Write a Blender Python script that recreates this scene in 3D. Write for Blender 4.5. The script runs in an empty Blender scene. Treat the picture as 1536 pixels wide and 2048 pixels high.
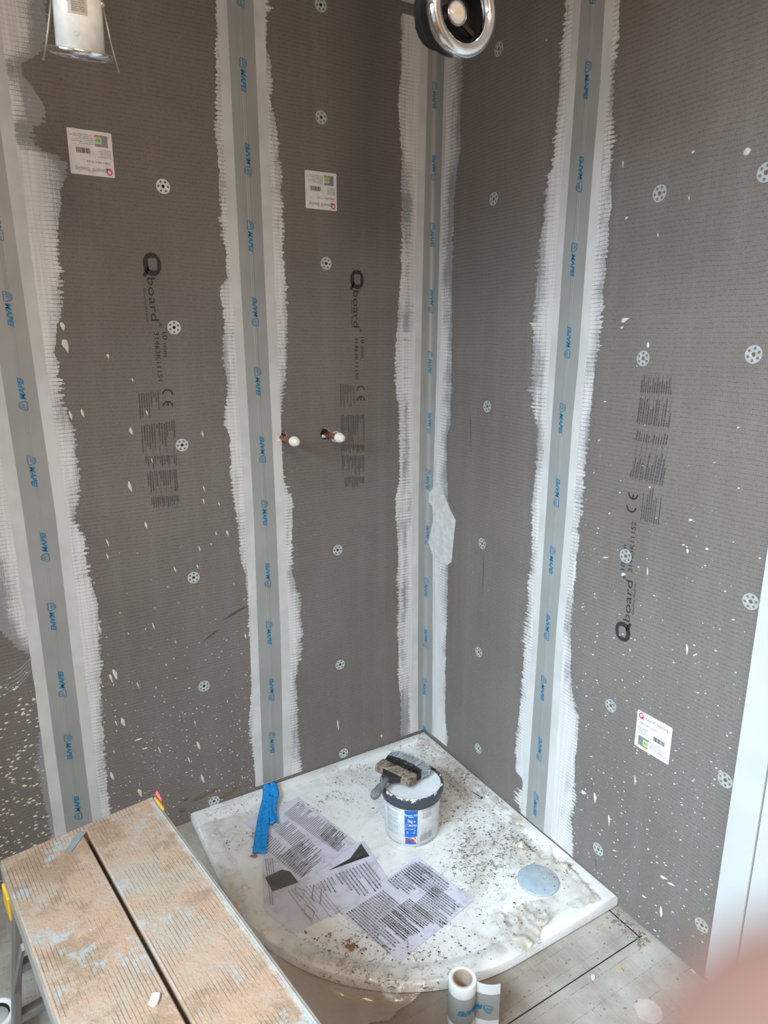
import bpy, bmesh, math, random
from mathutils import Vector, Matrix, noise
import numpy as np
scn = bpy.context.scene
COL = scn.collection

# ------------------------------------------------------------------ camera
FPX, CX, CY = 1355.0, 768.0, 1024.0
RC = np.array([[ 8.56742819e-01, -1.26613961e-01,  4.99960645e-01],
               [-5.15743161e-01, -2.11937741e-01,  8.30115284e-01],
               [ 8.56345041e-04, -9.69046593e-01, -2.46876422e-01]])
CAM = np.array([-1.329, -1.906, 1.495])
cd = bpy.data.cameras.new('camera'); cam = bpy.data.objects.new('camera', cd); COL.objects.link(cam)
M = Matrix(((RC[0,0], -RC[0,1], -RC[0,2], CAM[0]), (RC[1,0], -RC[1,1], -RC[1,2], CAM[1]),
            (RC[2,0], -RC[2,1], -RC[2,2], CAM[2]), (0, 0, 0, 1)))
cam.matrix_world = M
cd.sensor_fit = 'VERTICAL'; cd.sensor_height = 36.0; cd.lens = FPX/2048*36.0
cd.clip_start = 0.004; cd.clip_end = 50
cd.dof.use_dof = True; cd.dof.focus_distance = 1.85; cd.dof.aperture_fstop = 7.0
scn.camera = cam
# ------------------------------------------------------------------ light
scn.view_settings.view_transform = 'Standard'; scn.view_settings.look = 'None'
scn.view_settings.gamma = 1.0; scn.view_settings.use_curve_mapping = False
scn.view_settings.exposure = 0.0
w = bpy.data.worlds.new('sky'); scn.world = w; w.use_nodes = True
bg = w.node_tree.nodes['Background']; bg.inputs[0].default_value = (0.62, 0.78, 1.0, 1); bg.inputs[1].default_value = 1.0
def area(name, loc, target, sx, sy, power, color):
    l = bpy.data.lights.new(name, 'AREA'); l.shape = 'RECTANGLE'; l.size = sx; l.size_y = sy
    l.energy = power; l.color = color
    o = bpy.data.objects.new(name, l); COL.objects.link(o); o.location = loc
    o.rotation_euler = (Vector(target)-Vector(loc)).to_track_quat('-Z', 'Y').to_euler()
    return o
# daylight coming through the window in the side wall, sky above is cool, low light off the ground is warm
wl_ = area('window_daylight', (-2.42, -1.62, 1.86), (-0.1, -1.32, 0.12), 1.4, 0.8, 44, (0.66, 0.85, 1.0)); wl_.data.spread = math.radians(88)
area('overhead_fill', (-1.5, -2.1, 2.40), (-1.4, -1.9, 0), 0.6, 0.6, 15, (1.0, 0.82, 0.64))  # warm fill light added overhead, out of view, no fitting modelled
pl_ = bpy.data.lights.new('upper_wall_fill', 'POINT'); pl_.energy = 27; pl_.shadow_soft_size = .12; pl_.color = (1.0, .78, .60)  # added point fill with no real bulb, brightens ceiling and upper walls
po_ = bpy.data.objects.new('upper_wall_fill', pl_); COL.objects.link(po_); po_.location = (-1.25, -2.45, 2.15)

rnd = random.Random(7)
# ------------------------------------------------------------------ helpers
def ray(u, v): return RC @ np.array([(u-CX)/FPX, (v-CY)/FPX, 1.0])
def hit(axis, val, u, v):
    d = ray(u, v); t = (val-CAM[axis])/d[axis]; return CAM + d*t
def PA(u, v): p = hit(1, 0, u, v); return (p[0], p[2])
def PB(u, v): p = hit(0, 0, u, v); return (-p[1], p[2])
def PT(u, v, z=0.033): p = hit(2, z, u, v); return (p[0], p[1])
def P2(wall, u, v): return PA(u, v) if wall == 'A' else PB(u, v)
def wpt(wall, s, z, off):
    return (s, -off, z) if wall == 'A' else (-off, -s, z)

class MB:
    def __init__(s): s.v = []; s.f = []; s.attr = []
    def add(s, vs, fs, a=None):
        n = len(s.v); s.v += [tuple(p) for p in vs]; s.f += [tuple(i+n for i in f) for f in fs]
        if a is not None: s.attr += list(a)
    def box(s, c, d, mat=None):
        x, y, z = d[0]/2, d[1]/2, d[2]/2
        vs = [Vector((i*x, j*y, k*z)) for i in (-1, 1) for j in (-1, 1) for k in (-1, 1)]
        if mat is not None: vs = [mat @ p for p in vs]
        c = Vector(c); vs = [p+c for p in vs]
        s.add(vs, [(0,1,3,2),(4,6,7,5),(0,4,5,1),(2,3,7,6),(0,2,6,4),(1,5,7,3)])
    def lathe(s, prof, n=32, mat=None, cap0=False, cap1=False):
        mat = mat or Matrix.Identity(4); vs = []; fs = []
        for r, z in prof:
            for i in range(n):
                a = 2*math.pi*i/n; vs.append(mat @ Vector((r*math.cos(a), r*math.sin(a), z)))
        for k in range(len(prof)-1):
            for i in range(n):
                j = (i+1) % n; fs.append((k*n+i, k*n+j, (k+1)*n+j, (k+1)*n+i))
        if cap0: fs.append(tuple(range(n))[::-1])
        if cap1: fs.append(tuple((len(prof)-1)*n+i for i in range(n)))
        s.add(vs, fs)
    def tube(s, pts, r, n=8):
        pts = [Vector(p) for p in pts]; vs = []; fs = []
        up = Vector((0.13, 0.21, 0.97))
        for i, p in enumerate(pts):
            t = (pts[min(i+1, len(pts)-1)]-pts[max(i-1, 0)]).normalized()
            a = t.cross(up)
            if a.length < 1e-3: a = t.cross(Vector((1, 0, 0)))
            a.normalize(); b = t.cross(a)
            rr = r[i] if isinstance(r, (list, tuple)) else r
            for k in range(n):
                q = 2*math.pi*k/n; vs.append(p + a*math.cos(q)*rr + b*math.sin(q)*rr)
        for i in range(len(pts)-1):
            for k in range(n):
                j = (k+1) % n; fs.append((i*n+k, i*n+j, (i+1)*n+j, (i+1)*n+k))
        fs.append(tuple(range(n))[::-1]); fs.append(tuple((len(pts)-1)*n+k for k in range(n)))
        s.add(vs, fs)
    def bar(s, p, q, wd, ht, up=(0, 0, 1)):
        p = Vector(p); q = Vector(q); t = (q-p).normalized(); a = t.cross(Vector(up)).normalized(); b = a.cross(t)
        vs = [e + a*i*wd/2 + b*j*ht/2 for e in (p, q) for i, j in ((-1,-1),(1,-1),(1,1),(-1,1))]
        s.add(vs, [(3,2,1,0),(4,5,6,7),(0,1,5,4),(1,2,6,5),(2,3,7,6),(3,0,4,7)])
    def build(s, name, mat, parent=None, smooth=False, bevel=0):
        me = bpy.data.meshes.new(name); me.from_pydata(s.v, [], s.f); me.update()
        if s.attr:
            at = me.attributes.new('edge', 'FLOAT', 'POINT'); at.data.foreach_set('value', s.attr)
        bm = bmesh.new(); bm.from_mesh(me); bmesh.ops.recalc_face_normals(bm, faces=bm.faces) if not s.attr else None
        bm.to_mesh(me); bm.free()
        if mat: me.materials.append(mat)
        if smooth: me.polygons.foreach_set('use_smooth', [True]*len(me.polygons))
        o = bpy.data.objects.new(name, me); COL.objects.link(o)
        if bevel:
            m = o.modifiers.new('bevel', 'BEVEL'); m.width = bevel; m.segments = 2; m.limit_method = 'ANGLE'
        if parent: o.parent = parent
        return o
def tag(o, label=None, cat=None, group=None, kind=None):
    if label: o['label'] = label
    if cat: o['category'] = cat
    if group: o['group'] = group
    if kind: o['kind'] = kind
    return o
def empty(name, loc=(0, 0, 0), rz=0.0):
    o = bpy.data.objects.new(name, None); COL.objects.link(o); o.location = loc; o.rotation_euler = (0, 0, rz)
    o.empty_display_size = 0.05; return o
def dup(o, parent=None):
    c = o.copy(); COL.objects.link(c)
    if parent: c.parent = parent
    for ch in list(o.children): dup(ch, c)
    return c

# ------------------------------------------------------------------ material helper
class NT:
    def __init__(s, name):
        s.m = bpy.data.materials.new(name); s.m.use_nodes = True; s.t = s.m.node_tree; s.t.nodes.clear()
        s.out = s.t.nodes.new('ShaderNodeOutputMaterial')
        s.co = s.t.nodes.new('ShaderNodeTexCoord').outputs['Object']
    def n(s, typ, ins=None, **props):
        nd = s.t.nodes.new('ShaderNode'+typ)
        for k, v in props.items(): setattr(nd, k, v)
        for k, v in (ins or {}).items():
            if isinstance(v, bpy.types.NodeSocket): s.t.links.new(v, nd.inputs[k])
            else: nd.inputs[k].default_value = v
        return nd
    def math(s, op, a, b=0.0, c=0.0, clamp=False):
        return s.n('Math', {0: a, 1: b, 2: c}, operation=op, use_clamp=clamp).outputs[0]
    def noise(s, scale, detail=3, rough=0.55, vec=None, dist=0.0):
        return s.n('TexNoise', {'Vector': vec if vec is not None else s.co, 'Scale': scale, 'Detail': detail, 'Roughness': rough, 'Distortion': dist}).outputs['Fac']
    def ramp(s, x, a, b, o0=0.0, o1=1.0, smooth=True):
        return s.n('MapRange', {'Value': x, 'From Min': a, 'From Max': b, 'To Min': o0, 'To Max': o1}, interpolation_type='SMOOTHSTEP' if smooth else 'LINEAR').outputs[0]
    def mix(s, f, a, b, mode='MIX'):
        nd = s.t.nodes.new('ShaderNodeMix'); nd.data_type = 'RGBA'; nd.blend_type = mode
        for i, v in ((0, f), (6, a), (7, b)):
            if isinstance(v, bpy.types.NodeSocket): s.t.links.new(v, nd.inputs[i])
            else: nd.inputs[i].default_value = v if i == 0 else (*v, 1)
        return nd.outputs[2]
    def vscale(s, v3, vec=None):
        return s.n('Mapping', {'Vector': vec if vec is not None else s.co, 'Scale': v3}).outputs[0]
    def bump(s, h, dist, strength=1.0):
        return s.n('Bump', {'Height': h, 'Distance': dist, 'Strength': strength}).outputs[0]
    def bsdf(s, col, rough=0.6, normal=None, metal=0.0, **kw):
        ins = {'Base Color': col if isinstance(col, bpy.types.NodeSocket) else (*col, 1), 'Roughness': rough, 'Metallic': metal}
        if normal is not None: ins['Normal'] = normal
        ins.update(kw)
        b = s.n('BsdfPrincipled', ins); s.t.links.new(b.outputs[0], s.out.inputs[0]); return b
def plain(name, col, rough=0.6, metal=0.0, **kw):
    t = NT(name); n = t.noise(60, 3)
    c = t.mix(t.ramp(n, .3, .7), tuple(x*.92 for x in col), tuple(min(1, x*1.06) for x in col))
    t.bsdf(c, rough, metal=metal, **kw); return t.m

# wall coordinate (s along the wall, z up) out of object coordinates: on each wall the other one is ~0
def wallvec(t):
    sp = t.n('SeparateXYZ', {0: t.co}); s_ = t.math('SUBTRACT', sp.outputs[0], sp.outputs[1])
    return s_, sp.outputs[2]
def weave(t):
    """cloth reinforcement of the boards: rows 10 mm apart, finer columns. returns (line mask, fine noise)"""
    s_, z_ = wallvec(t)
    wob = t.noise(9, 2, .5)
    zz = t.math('ADD', z_, t.math('MULTIPLY', t.math('SUBTRACT', wob, .5), 0.012))
    row = t.math('PINGPONG', zz, 0.005)                      # 0..0.005
    rowm = t.ramp(row, 0.0012, 0.0002)
    ss = t.math('ADD', s_, t.math('MULTIPLY', t.math('SUBTRACT', t.noise(7, 2, .5), .5), 0.01))
    colm = t.ramp(t.math('PINGPONG', ss, 0.0025), 0.0009, 0.0001)
    return rowm, colm, s_, z_
def board_color(t):
    rowm, colm, s_, z_ = weave(t)
    brk = t.ramp(t.noise(120, 2, .6), .38, .62)
    base = t.mix(t.ramp(t.noise(2.2, 4, .6), .3, .7), (.165, .142, .126), (.205, .180, .162))
    st = t.noise(1.0, 4, .6, vec=t.vscale((14, 14, .7)))
    base = t.mix(t.ramp(st, .45, .8, 0, .35), base, (.27, .25, .235))
    fine = t.noise(420, 2, .7)
    base = t.mix(t.ramp(fine, .3, .72), t.mix(.35, base, (.05, .04, .035)), t.mix(.18, base, (.3, .27, .24)))
    dark = t.math('MULTIPLY', rowm, brk)
    c = t.mix(t.math('MULTIPLY', dark, .42), base, (.065, .053, .046))
    c = t.mix(t.math('MULTIPLY', colm, t.math('MULTIPLY', brk, .22)), c, (.06, .05, .045))
    h = t.math('ADD', t.math('MULTIPLY', rowm, -.8), t.math('ADD', t.math('MULTIPLY', colm, -.3), t.math('MULTIPLY', fine, .5)))
    return c, h, rowm, colm
t = NT('cement_faced_board'); c, h, _, _ = board_color(t); t.bsdf(c, .78, t.bump(h, .0006, .8)); M_BOARD = t.m

t = NT('waterproofing_coat')
bc, h, rowm, colm = board_color(t)
ed = t.n('Attribute', {}, attribute_name='edge').outputs['Fac']
big = t.noise(5.5, 4, .62, vec=t.vscale((1.6, 1.6, .8)))
strk = t.noise(1, 3, .6, vec=t.vscale((60, 60, 6)))
thick = t.math('ADD', t.math('MULTIPLY', ed, 16), t.math('ADD', t.math('MULTIPLY', big, 2.6), t.math('MULTIPLY', strk, 1.1)))
thick = t.math('SUBTRACT', thick, 1.50)
grid = t.math('MAXIMUM', t.math('MULTIPLY', rowm, .8), t.math('MULTIPLY', colm, .28))
sm = t.noise(230, 2, .7)
show = t.math('ADD', t.math('SUBTRACT', 0.50, thick), t.math('MULTIPLY', grid, .75))
show = t.math('ADD', show, t.math('MULTIPLY', t.math('SUBTRACT', sm, .5), .8))
show = t.ramp(show, -.15, .75)
brush = t.noise(1, 4, .7, vec=t.vscale((160, 160, 5)))
pc = t.mix(t.ramp(brush, .3, .7), (.56, .555, .545), (.70, .69, .675))
pc = t.mix(t.math('MULTIPLY', grid, .22), pc, (.28, .29, .31))
hz = t.mix(.5, bc, (.30, .315, .34))
c = t.mix(t.math('MULTIPLY', show, .92), pc, hz)
hh = t.math('ADD', t.math('MULTIPLY', brush, .6), t.math('MULTIPLY', rowm, -.6))
t.bsdf(c, .6, t.bump(hh, .0006, .7)); M_COAT = t.m

def fleece(name, a, b):
    t = NT(name); s_, z_ = wallvec(t)
    d1 = t.math('PINGPONG', t.math('ADD', t.math('MULTIPLY', s_, 1.0), t.math('MULTIPLY', z_, .6)), .0013)
    k = t.ramp(d1, .0002, .0009)
    pn = t.ramp(t.noise(6, 3, .6), .35, .65)
    c = t.mix(t.math('MULTIPLY', t.math('SUBTRACT', 1.0, k), t.math('MULTIPLY', pn, .55)), a, b)
    t.bsdf(c, .8, t.bump(k, .0003, .6)); return t.m
M_FLEECE = fleece('tape_fleece', (.60, .60, .585), (.22, .22, .215))
t = NT('grey_rubber'); n1 = t.noise(4, 3, .6)
c = t.mix(t.ramp(n1, .3, .7), (.27, .275, .262), (.32, .325, .312)); t.bsdf(c, .42, t.bump(t.noise(3, 3), .004, .3)); M_RUBBER = t.m
M_BLUE = plain('blue_print', (.010, .17, .33), .6)
M_INK = plain('dark_print', (.025, .021, .02), .7)
M_SOFTINK = plain('faded_print', (.060, .052, .052), .7)
M_SPLAT = plain('plaster_splash', (.66, .61, .52), .6)
M_SPLATW = plain('paint_splash', (.60, .60, .56), .6)
M_STAIN = plain('adhesive_stain', (.13, .10, .06), .7)
M_GREYSMEAR = plain('grey_smear', (.25, .25, .25), .7)
M_ZINC = plain('zinc_steel', (.62, .65, .64), .38, .55)
M_DARK = plain('dark_hole', (.006, .006, .006), .9)
M_BRASS = plain('brass_screw', (.20, .15, .09), .5, .5)
M_LABEL = plain('white_label_paper', (.70, .68, .66), .5)
M_RED = plain('crimson_print', (.60, .02, .14), .5)
M_COPPER = None
t = NT('copper'); c = t.mix(t.ramp(t.noise(80, 4), .35, .65), (.30, .115, .06), (.52, .22, .13)); t.bsdf(c, .42, metal=.65); M_COPPER = t.m
M_CAP = plain('ivory_plastic', (.78, .75, .66), .4)
M_PINK = plain('pink_foam', (.55, .28, .33), .8)
M_WHITEWALL = None
t = NT('white_plaster'); n1 = t.noise(300, 2, .6)
t.bsdf(t.mix(t.ramp(t.noise(3, 4), .3, .7), (.46, .47, .475), (.51, .52, .52)), .65, t.bump(n1, .0003, .4)); M_WHITEWALL = t.m
t = NT('ceiling_paint'); t.bsdf(t.mix(t.noise(3), (.80, .77, .72), (.84, .81, .76)), .8); M_CEIL = t.m
t = NT('room_plaster'); t.bsdf(t.mix(t.noise(2), (.34, .26, .21), (.42, .33, .27)), .85); M_ROOM = t.m

# ------------------------------------------------------------------ text
_tc = {}
def text_geo(s, bold=0.0, shear=0.0):
    key = (s, bold, shear)
    if key in _tc: return _tc[key]
    cu = bpy.data.curves.new('lettering', 'FONT'); cu.body = s; cu.size = 1.0; cu.offset = bold; cu.shear = shear
    cu.resolution_u = 3
    o = bpy.data.objects.new('lettering', cu); COL.objects.link(o)
    dg = bpy.context.evaluated_depsgraph_get(); dg.update()
    me = bpy.data.meshes.new_from_object(o.evaluated_get(dg))
    v = [(p.co.x, p.co.y) for p in me.vertices]; f = [tuple(p.vertices) for p in me.polygons]
    bpy.data.objects.remove(o); bpy.data.curves.remove(cu); bpy.data.meshes.remove(me)
    xs = [p[0] for p in v]; x0, x1 = min(xs), max(xs)
    v = [((x-x0)/(x1-x0), y) for x, y in v]
    _tc[key] = (v, f); return v, f
CAPH = 0.70    # cap height of the font at size 1
def text_on(mb, wall, s, p0, p1, capm, off, bold=0.0, shear=0.0):
    """lettering from pixel p0 to pixel p1 on a wall, cap height capm metres"""
    v, f = text_geo(s, bold, shear)
    a = np.array(P2(wall, *p0)); b = np.array(P2(wall, *p1)); d = b-a; up = np.array([-d[1], d[0]])/np.linalg.norm(d)
    k = capm/CAPH
    mb.add([wpt(wall, *(a+d*x+up*y*k), off) for x, y in v], f)
def text_xy(s, x0, y0, x1, capm, bold=0.0, shear=0.0):
    v, f = text_geo(s, bold, shear); k = capm/CAPH
    return [(x0+(x1-x0)*x, y0+y*k) for x, y in v], f
def ring_pts(pts_out, pts_in):
    n = len(pts_out); return pts_out+pts_in, [(i, (i+1) % n, n+(i+1) % n, n+i) for i in range(n)]
def superell(cx, cy, rx, ry, p, n=40, rot=0):
    r = []
    for i in range(n):
        a = 2*math.pi*i/n; c, s = math.cos(a), math.sin(a)
        x = rx*math.copysign(abs(c)**(2/p), c); y = ry*math.copysign(abs(s)**(2/p), s)
        r.append((cx+x*math.cos(rot)-y*math.sin(rot), cy+x*math.sin(rot)+y*math.cos(rot)))
    return r
def q_geo():
    """the heavy Q: round outside, squarish opening, small tail; 1 high, 0.92 wide"""
    o = superell(.46, .5, .46, .5, 2.15); i = superell(.45, .53, .25, .25, 5, rot=0.0)
    v, f = ring_pts(o, i)
    n = len(v); v = v+[(.66, .10), (.92, -.07), (.97, .10), (.80, .26)]; f = f+[(n, n+1, n+2, n+3)]
    n = len(v); v = v+[(.52, .30), (.66, .30), (.72, .42), (.72, .20), (.60, .20)]; f = f+[(n, n+4, n+3, n+2, n+1)]
    return v, f
def stroke(pts, w, closed=False):
    vs = []; fs = []; n = len(pts)
    for i, p in enumerate(pts):
        a = pts[(i-1) % n] if closed or i > 0 else p; b = pts[(i+1) % n] if closed or i < n-1 else p
        d = Vector((b[0]-a[0], b[1]-a[1])).normalized(); m = Vector((-d.y, d.x))*w/2
        vs += [(p[0]+m.x, p[1]+m.y), (p[0]-m.x, p[1]-m.y)]
    for i in range(n if closed else n-1):
        j = (i+1) % n; fs.append((2*i, 2*i+1, 2*j+1, 2*j))
    return vs, fs
def logo_geo():
    """tape print: rounded triangular emblem then the word, along x from 0 to 1, height 0.2"""
    vs, fs = [], []
    def put(v, f):
        n = len(vs); vs.extend(v); fs.extend(tuple(i+n for i in q) for q in f)
    out = [(0.0, .0), (.25, .0), (.27, .05), (.24, .17), (.19, .22), (.09, .22), (.04, .17), (.015, .08), (-.01, .06)]
    put(*stroke(out, .022, True))
    put(*stroke([(.06, .05), (.09, .12), (.12, .14), (.13, .10), (.16, .07), (.18, .12), (.21, .14)], .02))
    put(*stroke([(.10, .17), (.14, .18), (.18, .16)], .016))
    v, f = text_xy('MAPEI', .31, .02, .97, .15, .03, .28); put(v, f)
    put([(.985, .165), (1.0, .165), (1.0, .18), (.985, .18)], [(0, 1, 2, 3)])
    return vs, fs
LOGO = logo_geo()

# ------------------------------------------------------------------ structure
H_CEIL = 2.441
def slab(name, c, d, mat):
    mb = MB(); mb.box(c, d); return tag(mb.build(name, mat), kind='structure')
slab('wall_left', (-1.2, .062, 1.22), (2.6, .10, 2.44), M_ROOM)
slab('wall_right', (.062, -1.45, 1.22), (.10, 3.0, 2.44), M_WHITEWALL)
slab('ceiling', (-1.2, -1.45, H_CEIL+.05), (2.7, 3.1, .10), M_CEIL)
slab('wall_front', (-1.2, -2.98, 1.22), (2.6, .10, 2.44), M_ROOM)
# side wall with the window opening
mb = MB(); X = -2.45
for (y0, y1, z0, z1) in ((-2.93, -2.5, 0, 2.44), (-1.0, 0.01, 0, 2.44), (-2.5, -1.0, 0, 1.05), (-2.5, -1.0, 2.3, 2.44)):
    mb.box((X-.05, (y0+y1)/2, (z0+z1)/2), (.10, y1-y0, z1-z0))
tag(mb.build('wall_side', M_ROOM), kind='structure')
mb = MB()
for y in (-2.48, -1.75, -1.02): mb.box((X-.05, y, 1.675), (.05, .05, 1.25))
for z in (1.07, 2.28): mb.box((X-.05, -1.75, z), (.05, 1.5, .05))
tag(mb.build('window_1', M_WHITEWALL), kind='structure')

# white plastered wall beyond the boards (slightly proud of them)
mb = MB(); mb.box((.0, -1.229, 1.235), (.024, .064, 2.41)); tag(mb.build('trim_1', M_WHITEWALL), kind='structure')
mb = MB(); mb.box((.004, -2.09, 1.235), (.02, 1.655, 2.41)); tag(mb.build('trim_2', M_WHITEWALL), kind='structure')

# floor : scored cement boards
t = NT('scored_cement_floor')
sp = t.n('SeparateXYZ', {0: t.co}); x_, y_ = sp.outputs[0], sp.outputs[1]
lx = t.ramp(t.math('PINGPONG', x_, .0125), .0009, .0002)
ly = t.ramp(t.math('PINGPONG', y_, .025), .0010, .0003)
dot = t.ramp(t.noise(150, 2), .42, .6)
g1 = t.math('MULTIPLY', lx, .95); g2 = t.math('MULTIPLY', ly, dot)
base = t.mix(t.ramp(t.noise(9, 5, .65), .3, .7), (.27, .245, .205), (.40, .375, .33))
base = t.mix(t.ramp(t.noise(3.1, 4, .6), .48, .66), base, (.47, .445, .40))
base = t.mix(t.ramp(t.noise(260, 3, .7), .58, .75, 0, .6), base, (.10, .09, .08))
c = t.mix(g1, base, (.50, .47, .43)); c = t.mix(t.math('MULTIPLY', g2, .6), c, (.12, .105, .09))
c = t.mix(t.ramp(t.noise(90, 3, .7), .66, .74, 0, .85), c, (.09, .08, .07))
# broad darker brown area near the tray's left and front
rr = t.n('VectorMath', {0: t.co, 1: (-.80, -.95, 0)}, operation='DISTANCE').outputs['Value']
c = t.mix(t.ramp(rr, .62, .25, 0, .7), c, t.mix(t.noise(30, 4), (.12, .085, .06), (.25, .19, .145)))
t.bsdf(c, .8, t.bump(t.math('ADD', t.math('MULTIPLY', t.math('ADD', g1, g2), -1.0), t.noise(60, 4, .7)), .0012, .6)); M_FLOOR = t.m
slab('floor', (-1.2, -1.45, -.05), (2.7, 3.1, .10), M_FLOOR)
# open joints between the floor boards
mb = MB(); mb.box((-.36, -1.0275, .0003), (.68, .0026, .0006)); mb.box((-.028, -.976, .0003), (.0035, .10, .0006))
tag(mb.build('trim_3', M_DARK), kind='structure')

# ------------------------------------------------------------------ tile backer boards
def board(wall, s0, s1, z0, z1, label):
    mb = MB(); a = wpt(wall, s0, z0, 0); th = -.0095
    c0 = wpt(wall, (s0+s1)/2, (z0+z1)/2, th/2)
    d = (s1-s0, .0095, z1-z0) if wall == 'A' else (.0095, s1-s0, z1-z0)
    mb.box(c0, d); o = mb.build('backer_board', M_BOARD); return tag(o, label, 'backer board', 'grey tile backer boards on the two walls')
BA0 = board('A', -1.815, -1.2175, .006, 2.437, 'leftmost grey backer board, thick with beige splashes low down, cut by the photo edge')
BA1 = board('A', -1.2165, -.6173, .006, 2.437, 'grey backer board between the two left joint tapes, printed number ending in 1151')
BA2 = board('A', -.6163, -.0005, .006, 2.437, 'grey backer board that the copper pipe stubs come through, left of the room corner')
BB1 = board('B', .0005, .6135, .006, 2.437, 'unprinted grey backer board just right of the room corner, behind the tray')
BB2 = board('B', .6145, 1.1955, .008, 2.437, 'grey backer board beside the white wall, print reading upwards, number ending in 1152')

# printed lettering on the boards
def mk(name, mat, parent, fn, label=None):
    mb = MB(); fn(mb); o = mb.build(name, mat, parent)
    if label: o['label'] = label
    return o
def put_q(mb, wall, p0, p1, h, off=.0006):
    v, f = q_geo(); a = np.array(P2(wall, *p0)); b = np.array(P2(wall, *p1)); d = (b-a); up = np.array([-d[1], d[0]])/np.linalg.norm(d)
    mb.add([wpt(wall, *(a+d*x/.92+up*y*h), off) for x, y in v], f)
def fineprint(mb, wall, p0, p1, p2, n, off=.0006, seed=1, rules=0, dens=.8, lw=.42):
    r = random.Random(seed); a = np.array(P2(wall, *p0)); d = np.array(P2(wall, *p1))-a; e = np.array(P2(wall, *p2))-a
    L = np.linalg.norm(d); lh = np.linalg.norm(e)/n*lw
    def q(x0, x1, y0, y1):
        mb.add([wpt(wall, *(a+d*x/L+e/np.linalg.norm(e)*y), off) for x, y in ((x0, y0), (x1, y0), (x1, y1), (x0, y1))], [(0, 1, 2, 3)])
    for i in range(n):
        y = np.linalg.norm(e)*i/n; x = L*r.choice((0, 0, .02, .05)); end = L*(r.uniform(.45, 1) if r.random() < dens else r.uniform(.15, .4))
        while x < end:
            wd = r.uniform(.002, .008); q(x, min(x+wd, end), y, y+lh); x += wd+.0012
    for i in range(rules):
        y = np.linalg.norm(e)*(i+.3)/max(1, rules); q(0, L, y, y+.0006)
def ce(mb, wall, c, h, updir, off=.0006):
    a = np.array(P2(wall, *c)); th = math.atan2(updir[1], updir[0])-math.pi/2
    R2 = np.array([[math.cos(th), -math.sin(th)], [math.sin(th), math.cos(th)]])
    for k, cx in enumerate((-.62, .62)):
        arc = [(cx*h+.5*h*math.cos(q), .5*h*math.sin(q)) for q in np.linspace(math.pi*.5, math.pi*1.5, 18)]
        v, f = stroke(arc, .15*h); mb.add([wpt(wall, *(a+R2@np.array(p)), off) for p in v], f)
        if k: v, f = stroke([(cx*h-.45*h, 0), (cx*h-.05*h, 0)], .15*h); mb.add([wpt(wall, *(a+R2@np.array(p)), off) for p in v], f)

def print_A1(mb):
    text_on(mb, 'A', 'board', (294, 555), (302.5, 642), .0205, .0006, .0)
    text_on(mb, 'A', '®', (317, 645), (318, 654), .008, .0006)
    text_on(mb, 'A', '10 mm', (325, 664), (327.5, 714), .0118, .0006)
    text_on(mb, 'A', '31463K11151', (307.5, 664), (316.5, 762), .0125, .0006)
    text_on(mb, 'A', 'Quality Board', (286.5, 576), (293, 641), .0055, .0006)
    put_q(mb, 'A', (284, 504), (287.5, 551), .046)
def print_A2(mb):
    text_on(mb, 'A', 'board', (706.5, 581), (707, 655), .0205, .0006)
    text_on(mb, 'A', '®', (719, 657), (719, 665), .008, .0006)
    text_on(mb, 'A', '10 mm', (722, 674), (722, 716), .0118, .0006)
    text_on(mb, 'A', '31463K11150', (709, 675), (710, 759), .0125, .0006)
    text_on(mb, 'A', 'Quality Board', (702, 600), (702.5, 655), .0055, .0006)
    put_q(mb, 'A', (700, 539.5), (701, 578), .046)
def print_B2(mb):
    text_on(mb, 'B', 'board', (1259, 1245), (1266, 1163), .0205, .0006)
    text_on(mb, 'B', '®', (1251.5, 1159), (1252, 1151), .008, .0006)
    text_on(mb, 'B', '10 mm', (1249, 1141), (1253.5, 1090), .0118, .0006)
    text_on(mb, 'B', '31463K11152', (1264, 1145), (1272.5, 1044), .0125, .0006)
    text_on(mb, 'B', 'Quality Board', (1267, 1231), (1272, 1169), .0055, .0006)
    put_q(mb, 'B', (1260, 1288), (1261.5, 1249), .046)
mk('printed_lettering', M_INK, BA1, print_A1); mk('printed_lettering', M_INK, BA2, print_A2); mk('printed_lettering', M_INK, BB2, print_B2)
mk('printed_mark', M_INK, BA1, lambda mb: ce(mb, 'A', (335.5, 801), .026, (1, -.05)))
mk('printed_mark', M_INK, BA2, lambda mb: ce(mb, 'A', (721.5, 791), .026, (1, 0)))
mk('printed_mark', M_INK, BB2, lambda mb: ce(mb, 'B', (1265, 1000), .026, (-1, .05)))
def fp_A1(mb):
    fineprint(mb, 'A', (317, 782), (320, 836), (274, 786), 9, seed=2)
    fineprint(mb, 'A', (349, 842), (352, 905), (279, 850), 14, seed=3, rules=5)
    fineprint(mb, 'A', (353, 909), (354.5, 934), (287, 913), 14, seed=4, rules=5)
    fineprint(mb, 'A', (353, 938), (356, 985), (292, 943), 14, seed=5, rules=6)
    fineprint(mb, 'A', (357, 990), (358, 1014), (300, 994), 14, seed=6, rules=6)
def fp_A2(mb):
    fineprint(mb, 'A', (708, 770), (709, 820), (678, 768), 9, seed=12)
    fineprint(mb, 'A', (728.5, 828), (729, 885), (679, 830), 14, seed=13, rules=5)
    fineprint(mb, 'A', (728.5, 888), (728.5, 905), (680, 889), 14, seed=14, rules=5)
    fineprint(mb, 'A', (728, 911), (728, 948), (682, 911), 14, seed=15, rules=6)
    fineprint(mb, 'A', (728, 953), (727.5, 977), (687, 953), 13, seed=16, rules=6)
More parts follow.
